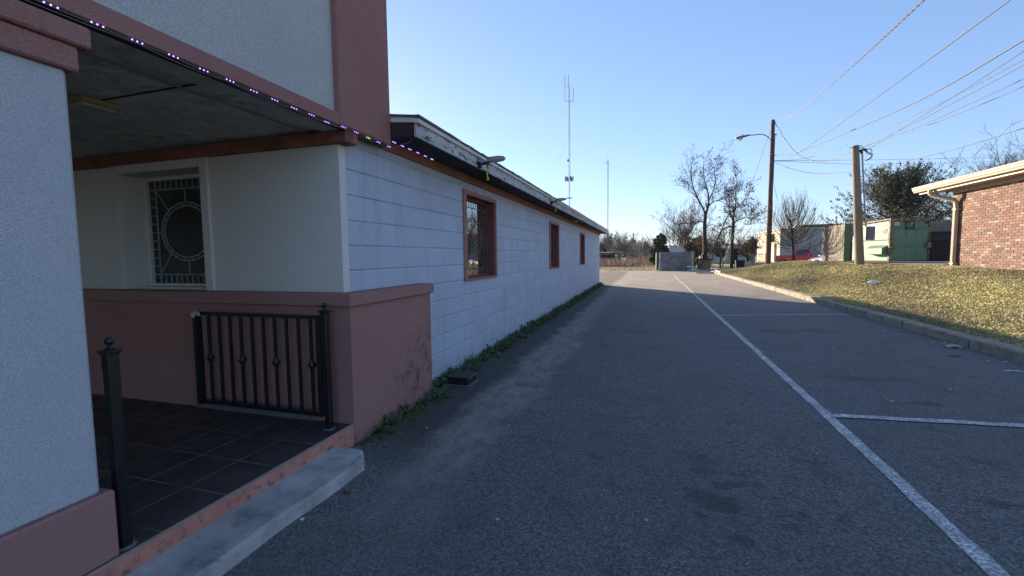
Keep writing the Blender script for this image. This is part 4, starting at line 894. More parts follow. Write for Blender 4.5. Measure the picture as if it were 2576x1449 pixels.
m = MB(); m.box(12.5, 18.6, 27.1, 30.9, 2.352, 2.42); m.build('roof', 'brownbox', SHD)
# ------------------------------------------------------------------ trees
def twig_tree(m, p, d, L, r, lvl, spread=.6, up=.25, nb=(3, 5), shrink=.62, minr=.006, tips=None, wig=.18, seg=5):
    p = Vector(p); d = Vector(d).normalized(); pts = [p.copy()]; rs = [r]
    for k in range(seg):
        d = (d+Vector((random.gauss(0, wig), random.gauss(0, wig), random.gauss(0, wig)+up*.3))).normalized(); p = p+d*L/seg; pts.append(p.copy()); rs.append(max(r*(1-.65*(k+1)/seg), minr*.6))
    m.tube(pts, rs, 6 if r > .04 else 4 if r > .015 else 3, cap=False)
    if tips is not None and lvl <= 1: tips += pts[2:]
    if lvl <= 0: return
    for k in range(random.randint(*nb)):
        i = random.randint(1, seg-1) if lvl > 0 else seg; t = random.random(); q = pts[i].lerp(pts[i+1], t)
        base = (pts[i+1]-pts[i]).normalized(); o = base.orthogonal().normalized(); o = Matrix.Rotation(random.uniform(0, 6.283), 3, base) @ o
        nd = (base*(1-spread*.5)+o*spread+Vector((0, 0, up))).normalized()
        twig_tree(m, q, nd, L*shrink*random.uniform(.75, 1.15), max(rs[i]*.6, minr), lvl-1, spread, up, nb, shrink, minr, tips, wig, max(3, seg-1))
def leaves(P, size, cols, name, mat, parent, aspect=1.6, per=1, spread=.1, updir=None):
    P = np.array([list(p) for p in P]); P = np.repeat(P, per, axis=0)+rng.normal(size=(len(P)*per, 3))*spread
    C = np.array(cols)[rng.integers(0, len(cols), len(P))]*(.75+.5*rng.random(len(P)))[:, None]
    return quads(name, leafquads(P, size, aspect, updir=updir), C, mat, parent)
def limb_tree(label, base, limbs, D, nb=(3, 5), lvl=2, L=1.3, leafp=None, mat='bark', spread=.65, twr=.03, minr=.007, dens=1.0, group=None, name='bare_tree', up=.2, jig=.9):
    T = thing(name, base, label, 'tree', group); mt = MB(); mc = MB(); tips = []
    for li, (pts, r0, r1) in enumerate(limbs):
        jd = 0 if li == 0 else random.uniform(-jig, jig); W_ = [at(x, y, D+jd*(i/(len(pts)-1))) for i, (x, y) in enumerate(pts)]
        if li == 0: W_[0] = Vector(base)-Vector((0, 0, .1))
        W_ = smoothpts(W_, 5); n = len(W_); R_ = [r0+(r1-r0)*i/(n-1) for i in range(n)]; (mt if r0 > .06 else mc).tube(W_, R_, 8 if r0 > .06 else 5, cap=False)
        s0 = int(n*.35) if li == 0 else int(n*.12)
        for i in range(s0, n-1):
            if random.random() < dens:
                b = (W_[i+1]-W_[i]).normalized(); o = Matrix.Rotation(random.uniform(0, 6.283), 3, b) @ b.orthogonal().normalized()
                twig_tree(mc, W_[i], (b*.45+o*spread+Vector((0, 0, up))).normalized(), L*random.uniform(.5, 1.1), twr*random.uniform(.5, 1), lvl, spread, up, nb, .6, minr, tips)
        twig_tree(mc, W_[-1], (W_[-1]-W_[-2]), L*.8, r1*.8, lvl, spread*.7, up, nb, .6, minr, tips)
    if mt.v: mt.build('trunk', mat, T)
    c = mc.build('crown', mat, T)
    if leafp:
        n, size, per = leafp; sel = random.sample(tips, min(n, len(tips)))
        leaves(sel, size, [(.09, .05, .03), (.14, .08, .045), (.06, .04, .03)], 'dead_leaves', 'foliage', c, 1.7, per, .12)
    return T
q2 = lambda x, y: ((2000+x*.2554)/1.1925, (450+y*.2554)/1.1925)
b1 = at(*q2(455, 1330), 38); b1.z = 0
limb_tree('tallest bare tree, its dark trunk forked, left of the tall pole', b1, [
    ([q2(455, 1330), q2(448, 1100), q2(445, 900), q2(455, 760)], .20, .13),
    ([q2(455, 770), q2(430, 690), q2(370, 580), q2(315, 450), q2(290, 330), q2(290, 200), q2(300, 130)], .085, .02),
    ([q2(455, 760), q2(490, 660), q2(490, 540), q2(470, 440), q2(440, 330), q2(430, 190)], .09, .02),
    ([q2(490, 600), q2(540, 490), q2(570, 380), q2(560, 230), q2(600, 100)], .06, .015),
    ([q2(500, 650), q2(570, 600), q2(660, 570), q2(720, 540)], .045, .015),
    ([q2(445, 850), q2(380, 840), q2(290, 860), q2(200, 860), q2(130, 870)], .055, .02),
    ([q2(370, 580), q2(300, 500), q2(230, 440), q2(190, 420)], .04, .012),
    ([q2(440, 330), q2(500, 280), q2(560, 260)], .03, .012)], 38, lvl=2, L=1.25, leafp=(300, .085, 2), dens=.75, twr=.026)
b2 = at(*q2(760, 1330), 37); b2.z = 0
limb_tree('bare tree with many brown leaves between the tallest tree and the tall pole', b2, [
    ([q2(755, 1330), q2(765, 1150), q2(775, 1000), q2(785, 850), q2(775, 800)], .15, .10),
    ([q2(780, 820), q2(795, 720), q2(815, 600), q2(810, 480), q2(825, 370), q2(800, 290)], .07, .014),
    ([q2(780, 860), q2(850, 820), q2(930, 795), q2(1010, 800), q2(1080, 770)], .05, .012),
    ([q2(785, 900), q2(700, 910), q2(640, 960), q2(560, 1130), q2(500, 1230)], .05, .07),
    ([q2(640, 960), q2(690, 830), q2(740, 750), q2(800, 680)], .05, .02),
    ([q2(800, 700), q2(880, 620), q2(950, 540), q2(970, 480)], .035, .01),
    ([q2(790, 720), q2(720, 640), q2(690, 540), q2(700, 470)], .035, .01),
    ([q2(900, 850), q2(960, 880), q2(1050, 850)], .03, .01)], 37, lvl=2, L=1.1, leafp=(480, .085, 3), dens=.85, twr=.024)
# small pear-like tree on the crest
bt = at(1997, 656, 28.6); bt.z = zh(bt.x, bt.y)
q3 = lambda x, y: ((2250+x*.3191)/1.1925, (550+y*.3191)/1.1925)
T = thing('bare_tree', bt, 'small rounded leafless tree with upswept twigs on the bank crest before the red pickup', 'tree'); mt = MB(); mc = MB()
top = at(1990, 560, 28.6); W_ = smoothpts([bt-Vector((0, 0, .1)), at(1996, 625, 28.6), at(1994, 608, 28.6), at(1993, 590, 28.6), at(1991, 560, 28.6)], 5); n = len(W_); mt.tube(W_, [.085-.06*i/(n-1) for i in range(n)], 8); mt.build('trunk', 'bark', T)
for i in range(n//5, n):
    f = (i-n/5)/(n*.8-1)
    for k in range(6 if f < .75 else 7):
        a = random.uniform(0, 6.283); R_ = (2.2-.66*f)*random.uniform(.75, 1.05); p = W_[i].copy(); el0 = -.05+.98*f; pts = [p.copy()]; h_ = 8
        for q in range(h_):
            e = min(1.45, el0+(.95-.1*f)*(q/h_)); p = p+Vector((math.cos(a)*math.cos(e), math.sin(a)*math.cos(e), math.sin(e)))*(R_*1.25/h_)+Vector((random.gauss(0, .015), random.gauss(0, .015), 0)); pts.append(p.copy())
        mc.tube(pts, [.015*(1-.8*q/h_)+.003 for q in range(h_+1)], 4, cap=False)
        for q in range(2, h_):
            for _ in range(1): d = (pts[q+1]-pts[q]).normalized(); o = Matrix.Rotation(random.uniform(0, 6.283), 3, d) @ d.orthogonal().normalized(); twig_tree(mc, pts[q], d+o*.55+Vector((0, 0, .35)), random.uniform(.4, .8), .008, 1, .4, .5, (1, 3), .6, .0045, None, .08, 4)
mc.build('crown', 'bark', T)
# cedar behind the dumpster
def cedar(label, base, H, Rr, n, seed, cols):
    random.seed(seed); T = thing('cedar_tree', base, label, 'tree'); m = MB(); P = []; m.tube([base, base+Vector((.1, 0, H*.5)), base+Vector((0, 0, H*.8))], [.2, .12, .04], 8)
    for k in range(n):
        f = random.random()**1.05; a = random.uniform(0, 6.283); z = H*(.06+.80*f); R_ = Rr*(1.12-.80*f**1.25)*random.uniform(.6, 1.25)
        s = base+Vector((0, 0, z)); d = Vector((math.cos(a), math.sin(a), .12+.75*f)); pts = [s]; q = s.copy()
        for i in range(8): d = (d+Vector((random.gauss(0, .12), random.gauss(0, .12), .07))).normalized(); q = q+d*R_/8; pts.append(q.copy())
        m.tube(pts, [.03*(1-.1*i) for i in range(9)], 3, cap=False)
        for i in range(2, 9):
            c = pts[i]; nn = int(24*(1.2-.075*i)); sp = .20*(1.2-.12*i); dd = (pts[i]-pts[i-1]).normalized()
            for _ in range(nn): P.append(c+Vector((random.gauss(0, sp), random.gauss(0, sp), random.gauss(0, sp*.8)))+dd*random.uniform(-.1, .18))
    m.build('trunk', 'bark', T); leaves(P, .05, cols, 'crown', 'foliage', T, 3.2, 1, .02, ((0, 0, 1), .5)); return T
cb = at(2252, 640, 31); cb.z = .85
cedar('large dark green cedar with ragged crown behind the green dumpster', cb, 6.0, 4.8, 270, 5, [(.04, .06, .03), (.06, .07, .035), (.03, .045, .028), (.15, .11, .055), (.05, .065, .035)])
random.seed(21)
# bare tree behind the brick building
T = thing('bare_tree', at(2480, 640, 33), 'broad leafless tree rising behind the brick building roof', 'tree'); T.location.z = .8; mt = MB(); mc = MB(); bb = Vector(T.location)
mt.tube([bb-Vector((0, 0, .2)), bb+Vector((.1, 0, 2)), bb+Vector((0, .1, 3.2))], [.28, .22, .18], 8); mt.build('trunk', 'bark', T)
for k in range(26):
    a = random.uniform(0, 6.283); el_ = random.uniform(.15, 1.3); d = Vector((math.cos(a)*math.cos(el_), math.sin(a)*math.cos(el_), math.sin(el_)*.85)); twig_tree(mc, bb+Vector((0, 0, random.uniform(1.4, 3.2))), d, random.uniform(3.3, 4.6), .09, 3, .6, .12, (4, 6), .55, .010, None, .13, 6)
mc.build('crown', 'bark', T)
# tangle of bare undergrowth and evergreen shrubs behind the enclosure
def bare(label, px, py, D, H, Rr, n, lvl=2, mat='bark', minr=.012, name='bare_tree', up=.25, group=None):
    b = at(px, py, D); b.z = 0; T = thing(name, b, label, 'tree', group); mt = MB(); mc = MB(); mt.tube([b-Vector((0, 0, .2)), b+Vector((0, 0, H*.3))], [H*.018, H*.013], 6, cap=False); mt.build('trunk', mat, T)
    for k in range(n):
        a = random.uniform(0, 6.283); e = random.uniform(.35, 1.45); d = Vector((math.cos(a)*math.cos(e)*Rr/H*2, math.sin(a)*math.cos(e)*Rr/H*2, math.sin(e))); twig_tree(mc, b+Vector((0, 0, H*random.uniform(.08, .32))), d, H*random.uniform(.38, .55), H*.008, lvl, .6, up, (3, 6), .6, minr, None, .14, 5)
    mc.build('crown', mat, T); return T
bare('thin bare tree rising behind the white trailer box', 1718, 660, 55, 7.4, 2.4, 12, 3, minr=.014)
bare('pale bare tree left of the tallest tree, behind the block enclosure', 1698, 660, 56, 6.0, 2.0, 10, 3, 'bark_pale', .014)
bare('low tangled bare tree right of the tallest tree trunk', 1812, 665, 41, 4.2, 2.4, 10, 3, minr=.012)
bare('low tangled bare tree just left of the tall pole', 1880, 665, 44, 4.2, 2.6, 10, 3, minr=.012)
bare('bare bushy tree close behind the rusty bin', 1768, 665, 42, 3.4, 1.7, 11, 3, 'bark', .011)
bare('bare tree above the open carport on the far left', 1532, 640, 120, 7.6, 4.6, 28, 3, 'far_bark', .03)
bare('bare tree right of the carport beside the far pole', 1569, 642, 95, 5.6, 4.2, 26, 3, 'far_bark', .026)
bare('bare twiggy tree left of the evergreen shrub', 1625, 645, 80, 4.6, 3.2, 20, 3, 'far_bark', .02)
def shrub(label, px, py, D, blobs, cols, size=.16, per=1300, name='evergreen_shrub'):
    b = at(px, py, D); b.z = 0; T = thing(name, b, label, 'shrub'); P = []; m = MB()
    for x, y, r, dd in blobs:
        c = at(x, y, D+dd); R_ = r*D/FP
        m.tube([b, b.lerp(c, .5)+Vector((random.gauss(0, .15), 0, 0)), c], [.07, .05, .02], 5, cap=False)
        for _ in range(int(per)):
            v = Vector((random.gauss(0, 1), random.gauss(0, 1), random.gauss(0, 1))).normalized()*random.random()**.4; lump = 1+.35*math.sin(v.x*5+x)*math.sin(v.z*6+y)
            P.append(c+Vector((v.x*R_, v.y*R_, v.z*R_))*lump)
    m.build('stem', 'bark', T); leaves(P, size, cols, 'crown', 'foliage', T, 1.5, 1, .06); return T
shrub('dark evergreen shrub with a pointed top left of the white trailer box', 1665, 668, 50, [(1660, 612, 16, 0), (1652, 635, 15, -.6), (1648, 652, 12, -.5), (1668, 630, 13, .6), (1664, 598, 9, .2)], [(.03, .045, .02), (.045, .055, .022), (.14, .12, .04), (.022, .035, .02)], .15, 1500)
shrub('olive green shrub among the bare trees right of the enclosure', 1745, 668, 43.5, [(1733, 622, 13, 0), (1745, 612, 14, .6), (1760, 606, 12, .5), (1748, 634, 14, .2), (1738, 645, 10, 0), (1770, 620, 12, .4)], [(.10, .095, .03), (.06, .06, .025), (.15, .12, .035), (.05, .045, .025)], .10, 900)
shrub('dark shrub left of the beige warehouse', 1893, 660, 56, [(1880, 622, 14, 0), (1893, 612, 12, .5), (1886, 634, 13, .4), (1870, 634, 11, 0)], [(.05, .045, .03), (.035, .035, .025)], .14, 700)
shrub('dark hedge clump above the carport at the corner of the white building', 1514, 650, 118, [(1512, 622, 9, 0), (1516, 632, 9, 0), (1509, 638, 9, 0)], [(.03, .04, .02), (.04, .05, .025)], .3, 700)
# ------------------------------------------------------------------ block enclosure at the end of the lot
q4 = lambda x, y: ((1900+x*.097)/1.1925, (700+y*.097)/1.1925)
Ye = 41.0*.96
ea = at(*q4(850, 1085), 38.5); ec = ray(*q4(1790, 1085)); yE_ = ea.y; xr = ec.x/ec.y*yE_
EN = course_wall('block_enclosure', 'greyblock', (ea.x, yE_, 0), (xr, yE_, 0), -.02, 1.62, .2, .2, .4, 'low grey block enclosure wall at the end of the parking lot', 'wall', .004, (.19, .20, .215))
for bb_ in ((ea.x-.17, ea.x-.01, yE_-.12, yE_+.3, 0, 1.60), (xr+.01, xr+.20, yE_-.02, yE_+3, 0, 1.62)):
    m = MB(); m.box(*bb_, .01); m.build('pier', 'greyblock' if 0 else 'concrete', EN)
gd = at(*q4(745, 1060), 40.2)
GDp = thing('green_dumpster', (gd.x, gd.y, 0), 'dark green dumpster with a sunlit pale side left of the grey enclosure', 'dumpster')
xa, xb = at(*q4(700, 800), 40.2).x, ea.x-.2
xl = ray(*q4(715, 1070)); ylh = yE_+.2; xa = xl.x/xl.y*ylh
m = MB(); m.box(xa, ea.x-.19, ylh, ylh+1.5, .05, 1.56, .01); bd = m.build('body', 'darkgreen', GDp)
m = MB(); m.box(xa-.03, ea.x-.185, ylh-.03, ylh+1.53, 1.5605, 1.60, .01); m.build('lid', 'darkgreen', GDp)
m = MB(); m.box(xa-.04, xa-.001, ylh+.0, ylh+1.5, .05, 1.55, .01); m.build('sunlit_side', 'sunlit_green', GDp)  # thin panel added on the sun side, its light painted in as pale green
def trailer():
    c = at(1683, 632, 52); D = 52; T = thing('white_trailer', (c.x+1.3, c.y, 0), 'white box trailer seen above the grey enclosure wall', 'trailer')
    rr = ray(1735, 632); xr_ = rr.x/rr.y*c.y
    m = MB(); m.box(c.x, xr_, c.y, c.y+5, .7, 2.28, .04); m.build('body', 'white_box', T)
    m = MB(); m.box(c.x-.02, xr_+.02, c.y-.02, c.y+5, 2.281, 2.33, .01); m.build('roof', 'white_box', T)
    m = MB(); m.box(c.x+.2, xr_-.2, c.y+.1, c.y+4.8, .45, .7); m.build('chassis', 'iron', T)
    for yy__ in (c.y+2, c.y+3.2):
        m = MB(); m.lathe((c.x+.25, yy__, .38), [(.36, -.12), (.38, -.1), (.38, .1), (.36, .12)], 16, 'X'); m.build('wheel', 'tyre', T)
trailer()
def bucket(px, label):
    c = at(px, 673, 37.2); T = thing('bucket', (c.x, c.y, 0), label, 'bucket', 'white buckets by the enclosure'); m = MB(); z0 = .06
    m.lathe((c.x, c.y, z0), [(.13, 0), (.16, .32), (.165, .33), (.165, .345)], 16); m.build('body', 'white_plastic', T); m = MB(); m.lathe((c.x, c.y, z0+.346), [(.172, 0), (.172, .025), (.16, .03)], 16); m.build('lid', 'white_plastic', T)
    return c
cA = bucket(1733.5, 'white bucket with a dark label at the foot of the enclosure wall'); cB = bucket(1741.5, 'plain white bucket nearer the tree at the foot of the enclosure wall')
m = MB(); m.lathe((cA.x, cA.y, .14), [(.144, 0), (.153, .16)], 16); ob = m.build('label_wrap', 'brownbox', [o for o in COL.objects if o.name == 'bucket'][0])
def stop(px, py, w, D, rot, label):
    c = onz(px, py, 0); T = MB(); d = Vector((math.cos(rot), math.sin(rot), 0)); n = Vector((-d.y, d.x, 0)); L_ = w
    vs = []
    for s in (-1, 1):
        for a, z in ((-.11, 0), (-.11, .07), (-.06, .12), (.06, .12), (.11, .07), (.11, 0)): vs.append(c+d*(s*L_/2)+n*a+Vector((0, 0, z)))
    T.mesh(vs, [(0, 1, 2, 3, 4, 5), (11, 10, 9, 8, 7, 6)]+[(k, k+6, (k+1) % 6+6, (k+1) % 6) for k in range(6)]); return tag(T.build('wheel_stop', 'concrete'), label, 'wheel stop', 'concrete wheel stops')
stop(1738, 677.5, 1.3, 0, .05, 'weathered concrete wheel stop in front of the white buckets')
stop(1762, 682, 1.9, 0, .0, 'weathered concrete wheel stop on the asphalt, middle of three')
stop(1783, 688, 1.7, 0, -.05, 'weathered concrete wheel stop nearest the kerb end')
# rusty bin, dark bin
c = at(1771, 674, 38); T = thing('rusty_bin', (c.x, c.y, 0), 'old tan and rust bin with a dark open rim under the tallest tree', 'bin'); x, y = c.x, c.y
m = MB(); m.mesh([(x-.45, y-.4, .02), (x+.4, y-.4, .02), (x+.4, y+.4, .02), (x-.45, y+.4, .02), (x-.55, y-.5, .92), (x+.55, y-.5, .92), (x+.55, y+.5, .92), (x-.55, y+.5, .92)], [(0, 3, 2, 1), (4, 5, 6, 7), (0, 1, 5, 4), (1, 2, 6, 5), (2, 3, 7, 6), (3, 0, 4, 7)]); m.build('body', 'rustysteel', T)
m = MB(); m.box(x-.66, x+.75, y-.58, y+.58, .922, 1.0, .03); m.build('lid', 'iron', T)
c = at(1860, 668, 36.5); T = thing('dark_bin', (c.x, c.y, 0), 'nearly black upright bin under the trees right of the yellow guard', 'bin'); x, y = c.x, c.y
m = MB(); m.mesh([(x-.28, y-.3, .02), (x+.28, y-.3, .02), (x+.28, y+.3, .02), (x-.28, y+.3, .02), (x-.34, y-.36, .82), (x+.34, y-.36, .82), (x+.34, y+.36, .82), (x-.34, y+.36, .82)], [(0, 3, 2, 1), (4, 5, 6, 7), (0, 1, 5, 4), (1, 2, 6, 5), (2, 3, 7, 6), (3, 0, 4, 7)]); m.build('body', 'black_plastic', T)
m = MB(); m.box(x-.38, x+.38, y-.4, y+.4, .822, .88, .02); m.build('lid', 'black_plastic', T)
# low concrete wall and brick enclosure under the tall pole
ra, rb = at(1868, 664, 38), at(1938, 661, 38); ya_ = ra.y
m = MB(); m.box(ra.x, rb.x, ya_, ya_+.25, .0, .62, .02)
for k in range(4): m.box(ra.x+k*.7+.35, ra.x+k*.7+.37, ya_-.004, ya_, .02, .6)
tag(m.build('low_wall', 'concrete'), 'long low grey concrete wall at the foot of the tall pole', 'wall')
c = at(1886, 636, 48); r_ = at(1925, 636, 48); T = thing('fenced_cage', (c.x+1, c.y, 0), 'brown mesh cage with a tan brick pier left of the tall pole', 'fence')
m = MB(); m.box(c.x, c.x+.5, c.y, c.y+.4, 0, 1.42, .02); m.build('pier', 'tan', T)
m = MB(); m.box(c.x+.52, r_.x, c.y+.1, c.y+.16, 1.30, 1.38)
for k in range(16): xx_ = c.x+.55+(r_.x-c.x-.6)*k/15; m.bar((xx_, c.y+.13, 0), (xx_+(.25 if k % 2 else -.25), c.y+.13, 1.3), .02, .02)
m.box(r_.x-.06, r_.x, c.y+.1, c.y+.18, 0, 1.38); m.build('mesh', 'brownbox', T)
c = at(1803, 684, 32); tag_ = MB(); e0 = onz(1794, 678, .17); e1 = onz(1813, 685, .17); tag_.tube([e0, e1], .05, 8); tag(tag_.build('plastic_pipe', 'white_plastic'), 'white plastic pipe lying on the grass near the kerb end', 'pipe')
# ------------------------------------------------------------------ warehouse
wc = at(1962, 640, 68); wf = ray(1904, 640); yf2 = wf.y/wf.x*wc.x; H1 = 1.42+(634.8-575)/FP*68
T = thing('warehouse', (wc.x+12, wc.y+5, 0), 'beige metal warehouse with flat roof behind the red pickup', 'building')
m = MB(); m.box(wc.x, wc.x+.1, wc.y+.0, yf2, 0, H1-.1)
nn = int((yf2-wc.y)/.9)
for k in range(nn): m.box(wc.x-.04, wc.x, wc.y+k*.9, wc.y+k*.9+.06, 0, H1-.12)
m.build('side_wall', 'warehouse', T)
m = MB(); m.box(wc.x+.1, wc.x+40, wc.y, wc.y+.1, 0, H1-.1)
for k in range(44): m.box(wc.x+.1+k*.9, wc.x+.16+k*.9, wc.y-.04, wc.y, 0, H1-.35)
m.build('front_wall', 'warehouse_shaded', T)
m = MB(); m.box(wc.x-.15, wc.x+40, wc.y-.15, yf2+.3, H1-.1, H1+.1, .03); m.build('roof', 'metalroof', T)
m = MB(); m.box(wc.x-.3, wc.x, wc.y+2.2, wc.y+3.3, 0, 2.9, .02); m.build('door', 'cream', T)
m = MB(); rx_ = wc.x+4.5; m.box(rx_, rx_+7.2, wc.y+6, wc.y+9, H1+.1, H1+.9, .03); m.build('roof_unit', 'brownbox', T)
m = MB(); m.box(rx_-1.0, rx_-.1, wc.y+6, wc.y+7, H1+.1, H1+.75, .03); m.build('roof_hatch', 'cream', T)
v0 = at(2102, 572, 70); m = MB(); m.tube([(v0.x, v0.y, H1), (v0.x, v0.y, H1+1.7)], .13, 8); m.tube([(v0.x, v0.y, H1+1.7), (v0.x, v0.y, H1+2.0)], .22, 8); m.build('vent_pipe', 'galv', T)
# brown stack seen over dumpster right
v1 = at(2327, 600, 45); T = thing('vent_stack', (v1.x, v1.y, .8), 'dark pipe stack rising behind the right end of the green dumpster', 'chimney'); m = MB(); m.tube([(v1.x, v1.y, .8), (v1.x, v1.y, 1.42+(632-528)/FP*45)], .17, 10); m.build('pipe', 'brownbox', T); m = MB(); m.tube([(v1.x, v1.y, 1.42+(632-528)/FP*45), (v1.x, v1.y, 1.5+(632-528)/FP*45)], .22, 10); m.build('cap', 'brownbox', T)
# ------------------------------------------------------------------ vehicles
def vehicle(name, label, loc, yaw, paint, prof_body, prof_cab, w, truck=False):
    T = bpy.data.objects.new(name, None); COL.objects.link(T); T.location = loc; T.rotation_euler = (0, 0, yaw); tag(T, label, 'pickup truck' if truck else 'car')
    def ext(prof, hw, top_in=.0):
        m = MB(); n = len(prof); zmin = min(p[1] for p in prof); zmax = max(p[1] for p in prof)
        L_ = [(x, -(hw-top_in*(z-zmin)/(zmax-zmin)), z) for x, z in prof]; R_ = [(x, -y_, z) for x, y_, z in L_]
        m.mesh(L_+R_, [tuple(range(n)), tuple(range(2*n-1, n-1, -1))]+[(k, (k+1) % n, (k+1) % n+n, k+n) for k in range(n)]); return m
    def loc_build(m, nm, mat, par=T):
        me = bpy.data.meshes.new(nm); me.from_pydata([tuple(v) for v in m.v], [], m.f); me.materials.append(M[mat]); o = bpy.data.objects.new(nm, me); COL.objects.link(o); o.parent = par
        bev = o.modifiers.new('bevel', 'BEVEL'); bev.width = .05; bev.segments = 3; bev.limit_method = 'ANGLE'
        for p in me.polygons: p.use_smooth = True
        me.normals_split_custom_set_from_vertices if False else None
        return o
    loc_build(ext(prof_body, w/2, .06), 'body', paint); cab = loc_build(ext(prof_cab, w/2-.06, .16), 'cab', paint)
    zc0, zc1 = min(p[1] for p in prof_cab), max(p[1] for p in prof_cab); gl = MB()
    hw = w/2-.06
    def hwz(z): return hw-.16*(z-zc0)/(zc1-zc0)
    (xa_, _), (xb_, _), (xc_, _), (xd_, _) = prof_cab
    za, zb_ = zc0+.08, zc1-.07
    def xr(z): return xa_+(xb_-xa_)*(z-zc0)/(zc1-zc0)
    def xf(z): return xd_+(xc_-xd_)*(z-zc0)/(zc1-zc0)
    gl.mesh([(xf(za)+.012, -hwz(za)+.08, za), (xf(za)+.012, hwz(za)-.08, za), (xf(zb_)+.012, hwz(zb_)-.08, zb_), (xf(zb_)+.012, -hwz(zb_)+.08, zb_)], [(0, 1, 2, 3)])
    gl.mesh([(xr(za)-.012, -hwz(za)+.1, za), (xr(zb_)-.012, -hwz(zb_)+.1, zb_), (xr(zb_)-.012, hwz(zb_)-.1, zb_), (xr(za)-.012, hwz(za)-.1, za)], [(0, 1, 2, 3)])
    for s in (-1, 1):
        e = .012*s; xm = (xr(za)+xf(za))/2
        gl.mesh([(xr(za)+.12, s*hwz(za)+e, za), (xm-.04, s*hwz(za)+e, za), (xm-.04, s*hwz(zb_)+e, zb_), (xr(zb_)+.08, s*hwz(zb_)+e, zb_)], [(0, 1, 2, 3)])
        gl.mesh([(xm+.04, s*hwz(za)+e, za), (xf(za)-.16, s*hwz(za)+e, za), (xf(zb_)-.08, s*hwz(zb_)+e, zb_), (xm+.04, s*hwz(zb_)+e, zb_)], [(0, 1, 2, 3)])
    me = bpy.data.meshes.new('window_glass'); me.from_pydata([tuple(v) for v in gl.v], [], gl.f); me.materials.append(M['carglass']); o = bpy.data.objects.new('window_glass', me); COL.objects.link(o); o.parent = cab
    xmin, xmax = min(p[0] for p in prof_body), max(p[0] for p in prof_body)
    for x in (xmin+.85, xmax-.85):
        for s in (-1, 1):
            m = MB(); m.lathe((x, s*(w/2-.10), .36), [(.22, -.11), (.34, -.11), (.36, -.08), (.36, .08), (.34, .11), (.22, .11)], 20, 'Y'); wh = loc_build(m, 'wheel', 'tyre'); wh.modifiers.clear()
            m = MB(); m.lathe((x, s*(w/2-.10)+s*.10, .36), [(.21, -.01), (.19, .01), (.05, .02)] if s > 0 else [(.05, -.02), (.19, -.01), (.21, .01)], 16, 'Y'); rm = loc_build(m, 'rim', 'chrome', wh); rm.modifiers.clear()
    hb = max(z for x, z in prof_body if x > xmax-.3)
    m = MB(); m.box(xmax-.02, xmax+.03, -w*.24, w*.24, hb-.34, hb-.10, .01); loc_build(m, 'grille', 'iron').modifiers.clear()
    for s in (-1, 1): m = MB(); m.box(xmax-.05, xmax+.02, s*w*.29, s*w*.45, hb-.32, hb-.12, .02); loc_build(m, 'headlight', 'white_plastic').modifiers.clear()
    m = MB(); m.box(xmax-.02, xmax+.10, -w*.47, w*.47, .36, .54, .03); loc_build(m, 'bumper', 'chrome').modifiers.clear()
    if truck:
        m = MB(); m.box(xmin+.08, xa_-.1, -w/2+.14, w/2-.14, 1.0, 1.085); loc_build(m, 'truck_bed', 'tyre').modifiers.clear()
    for s in (-1, 1): m = MB(); m.box(xf(za)-.35, xf(za)-.2, s*(w/2), s*(w/2+.16), zc0+.05, zc0+.22, .02); loc_build(m, 'mirror', paint).modifiers.clear()
    return T
tp = at(2028, 650, 49); tp.z = 0
vehicle('pickup_truck', 'red pickup truck parked before the warehouse, front towards the right', (tp.x, tp.y, 0), rad(-43), 'redcar',
        [(-2.75, .45), (-2.75, 1.08), (-.9, 1.10), (.95, 1.08), (2.45, 1.0), (2.6, .85), (2.6, .42), (2.1, .36), (-2.2, .36)], [(-.75, 1.10), (-.62, 1.76), (.55, 1.76), (1.15, 1.08)], 1.95, True)
wp = at(2096, 650, 46); wp.z = 0
vehicle('parked_car', 'silver white car half hidden behind the tan block wall', (wp.x, wp.y, 0), rad(-150), 'whitecar',
        [(-2.2, .4), (-2.25, .85), (-1.5, .98), (.9, .95), (2.0, .78), (2.2, .6), (2.2, .35), (1.8, .3), (-1.9, .3)], [(-1.5, .97), (-.8, 1.42), (.25, 1.44), (1.05, .94)], 1.78)
# ------------------------------------------------------------------ far left background
def flat_building(name, label, pxl, pxr, ytop, D, depth, wall, roof, cat='building', rooft=.25, openf=False):
    a = at(pxl, ytop, D); b = ray(pxr, ytop); xr_ = b.x/b.y*a.y; h = 1.42+(639-ytop)/FP*D
    T = thing(name, ((a.x+xr_)/2, a.y, 0), label, cat)
    m = MB()
    if openf:
        for k in range(5): m = MB(); xx = a.x+(xr_-a.x)*k/4; m.box(xx-.08, xx+.08, a.y, a.y+.16, 0, h-rooft); m.build('post', wall, T)
        m = MB(); m.box(a.x, xr_, a.y+depth-.2, a.y+depth, 0, h-rooft); m.build('back_wall', wall, T)
    else: m.box(a.x, xr_, a.y, a.y+depth, 0, h-rooft); w_ = m.build('wall', wall, T); 
    m = MB(); m.box(a.x-.4, xr_+.4, a.y-.5, a.y+depth+.4, h-rooft+.001, h, .03); m.build('roof', roof, T)
    if not openf:
        for k in range(3):
            xx = a.x+(xr_-a.x)*(.2+.27*k); m = MB(); m.box(xx, xx+1.1, a.y-.03, a.y-.002, 0.05 if k == 1 else 1, 2.1, .01); m.build('door' if k == 1 else 'window', 'iron', T)
    return T
flat_building('carport', 'open carport with a white roof just past the end of the white building', 1490, 1558, 631, 100, 7, 'tan', 'white_trim', 'carport', .25, True)
flat_building('far_building', 'long low tan building with a white roof behind the dry weeds', 1574, 1634, 626, 130, 14, 'tan', 'white_trim')
flat_building('pale_building', 'pale low building seen through the bare trees left of the warehouse', 1778, 1900, 622, 62, 10, 'farwall', 'metalroof')
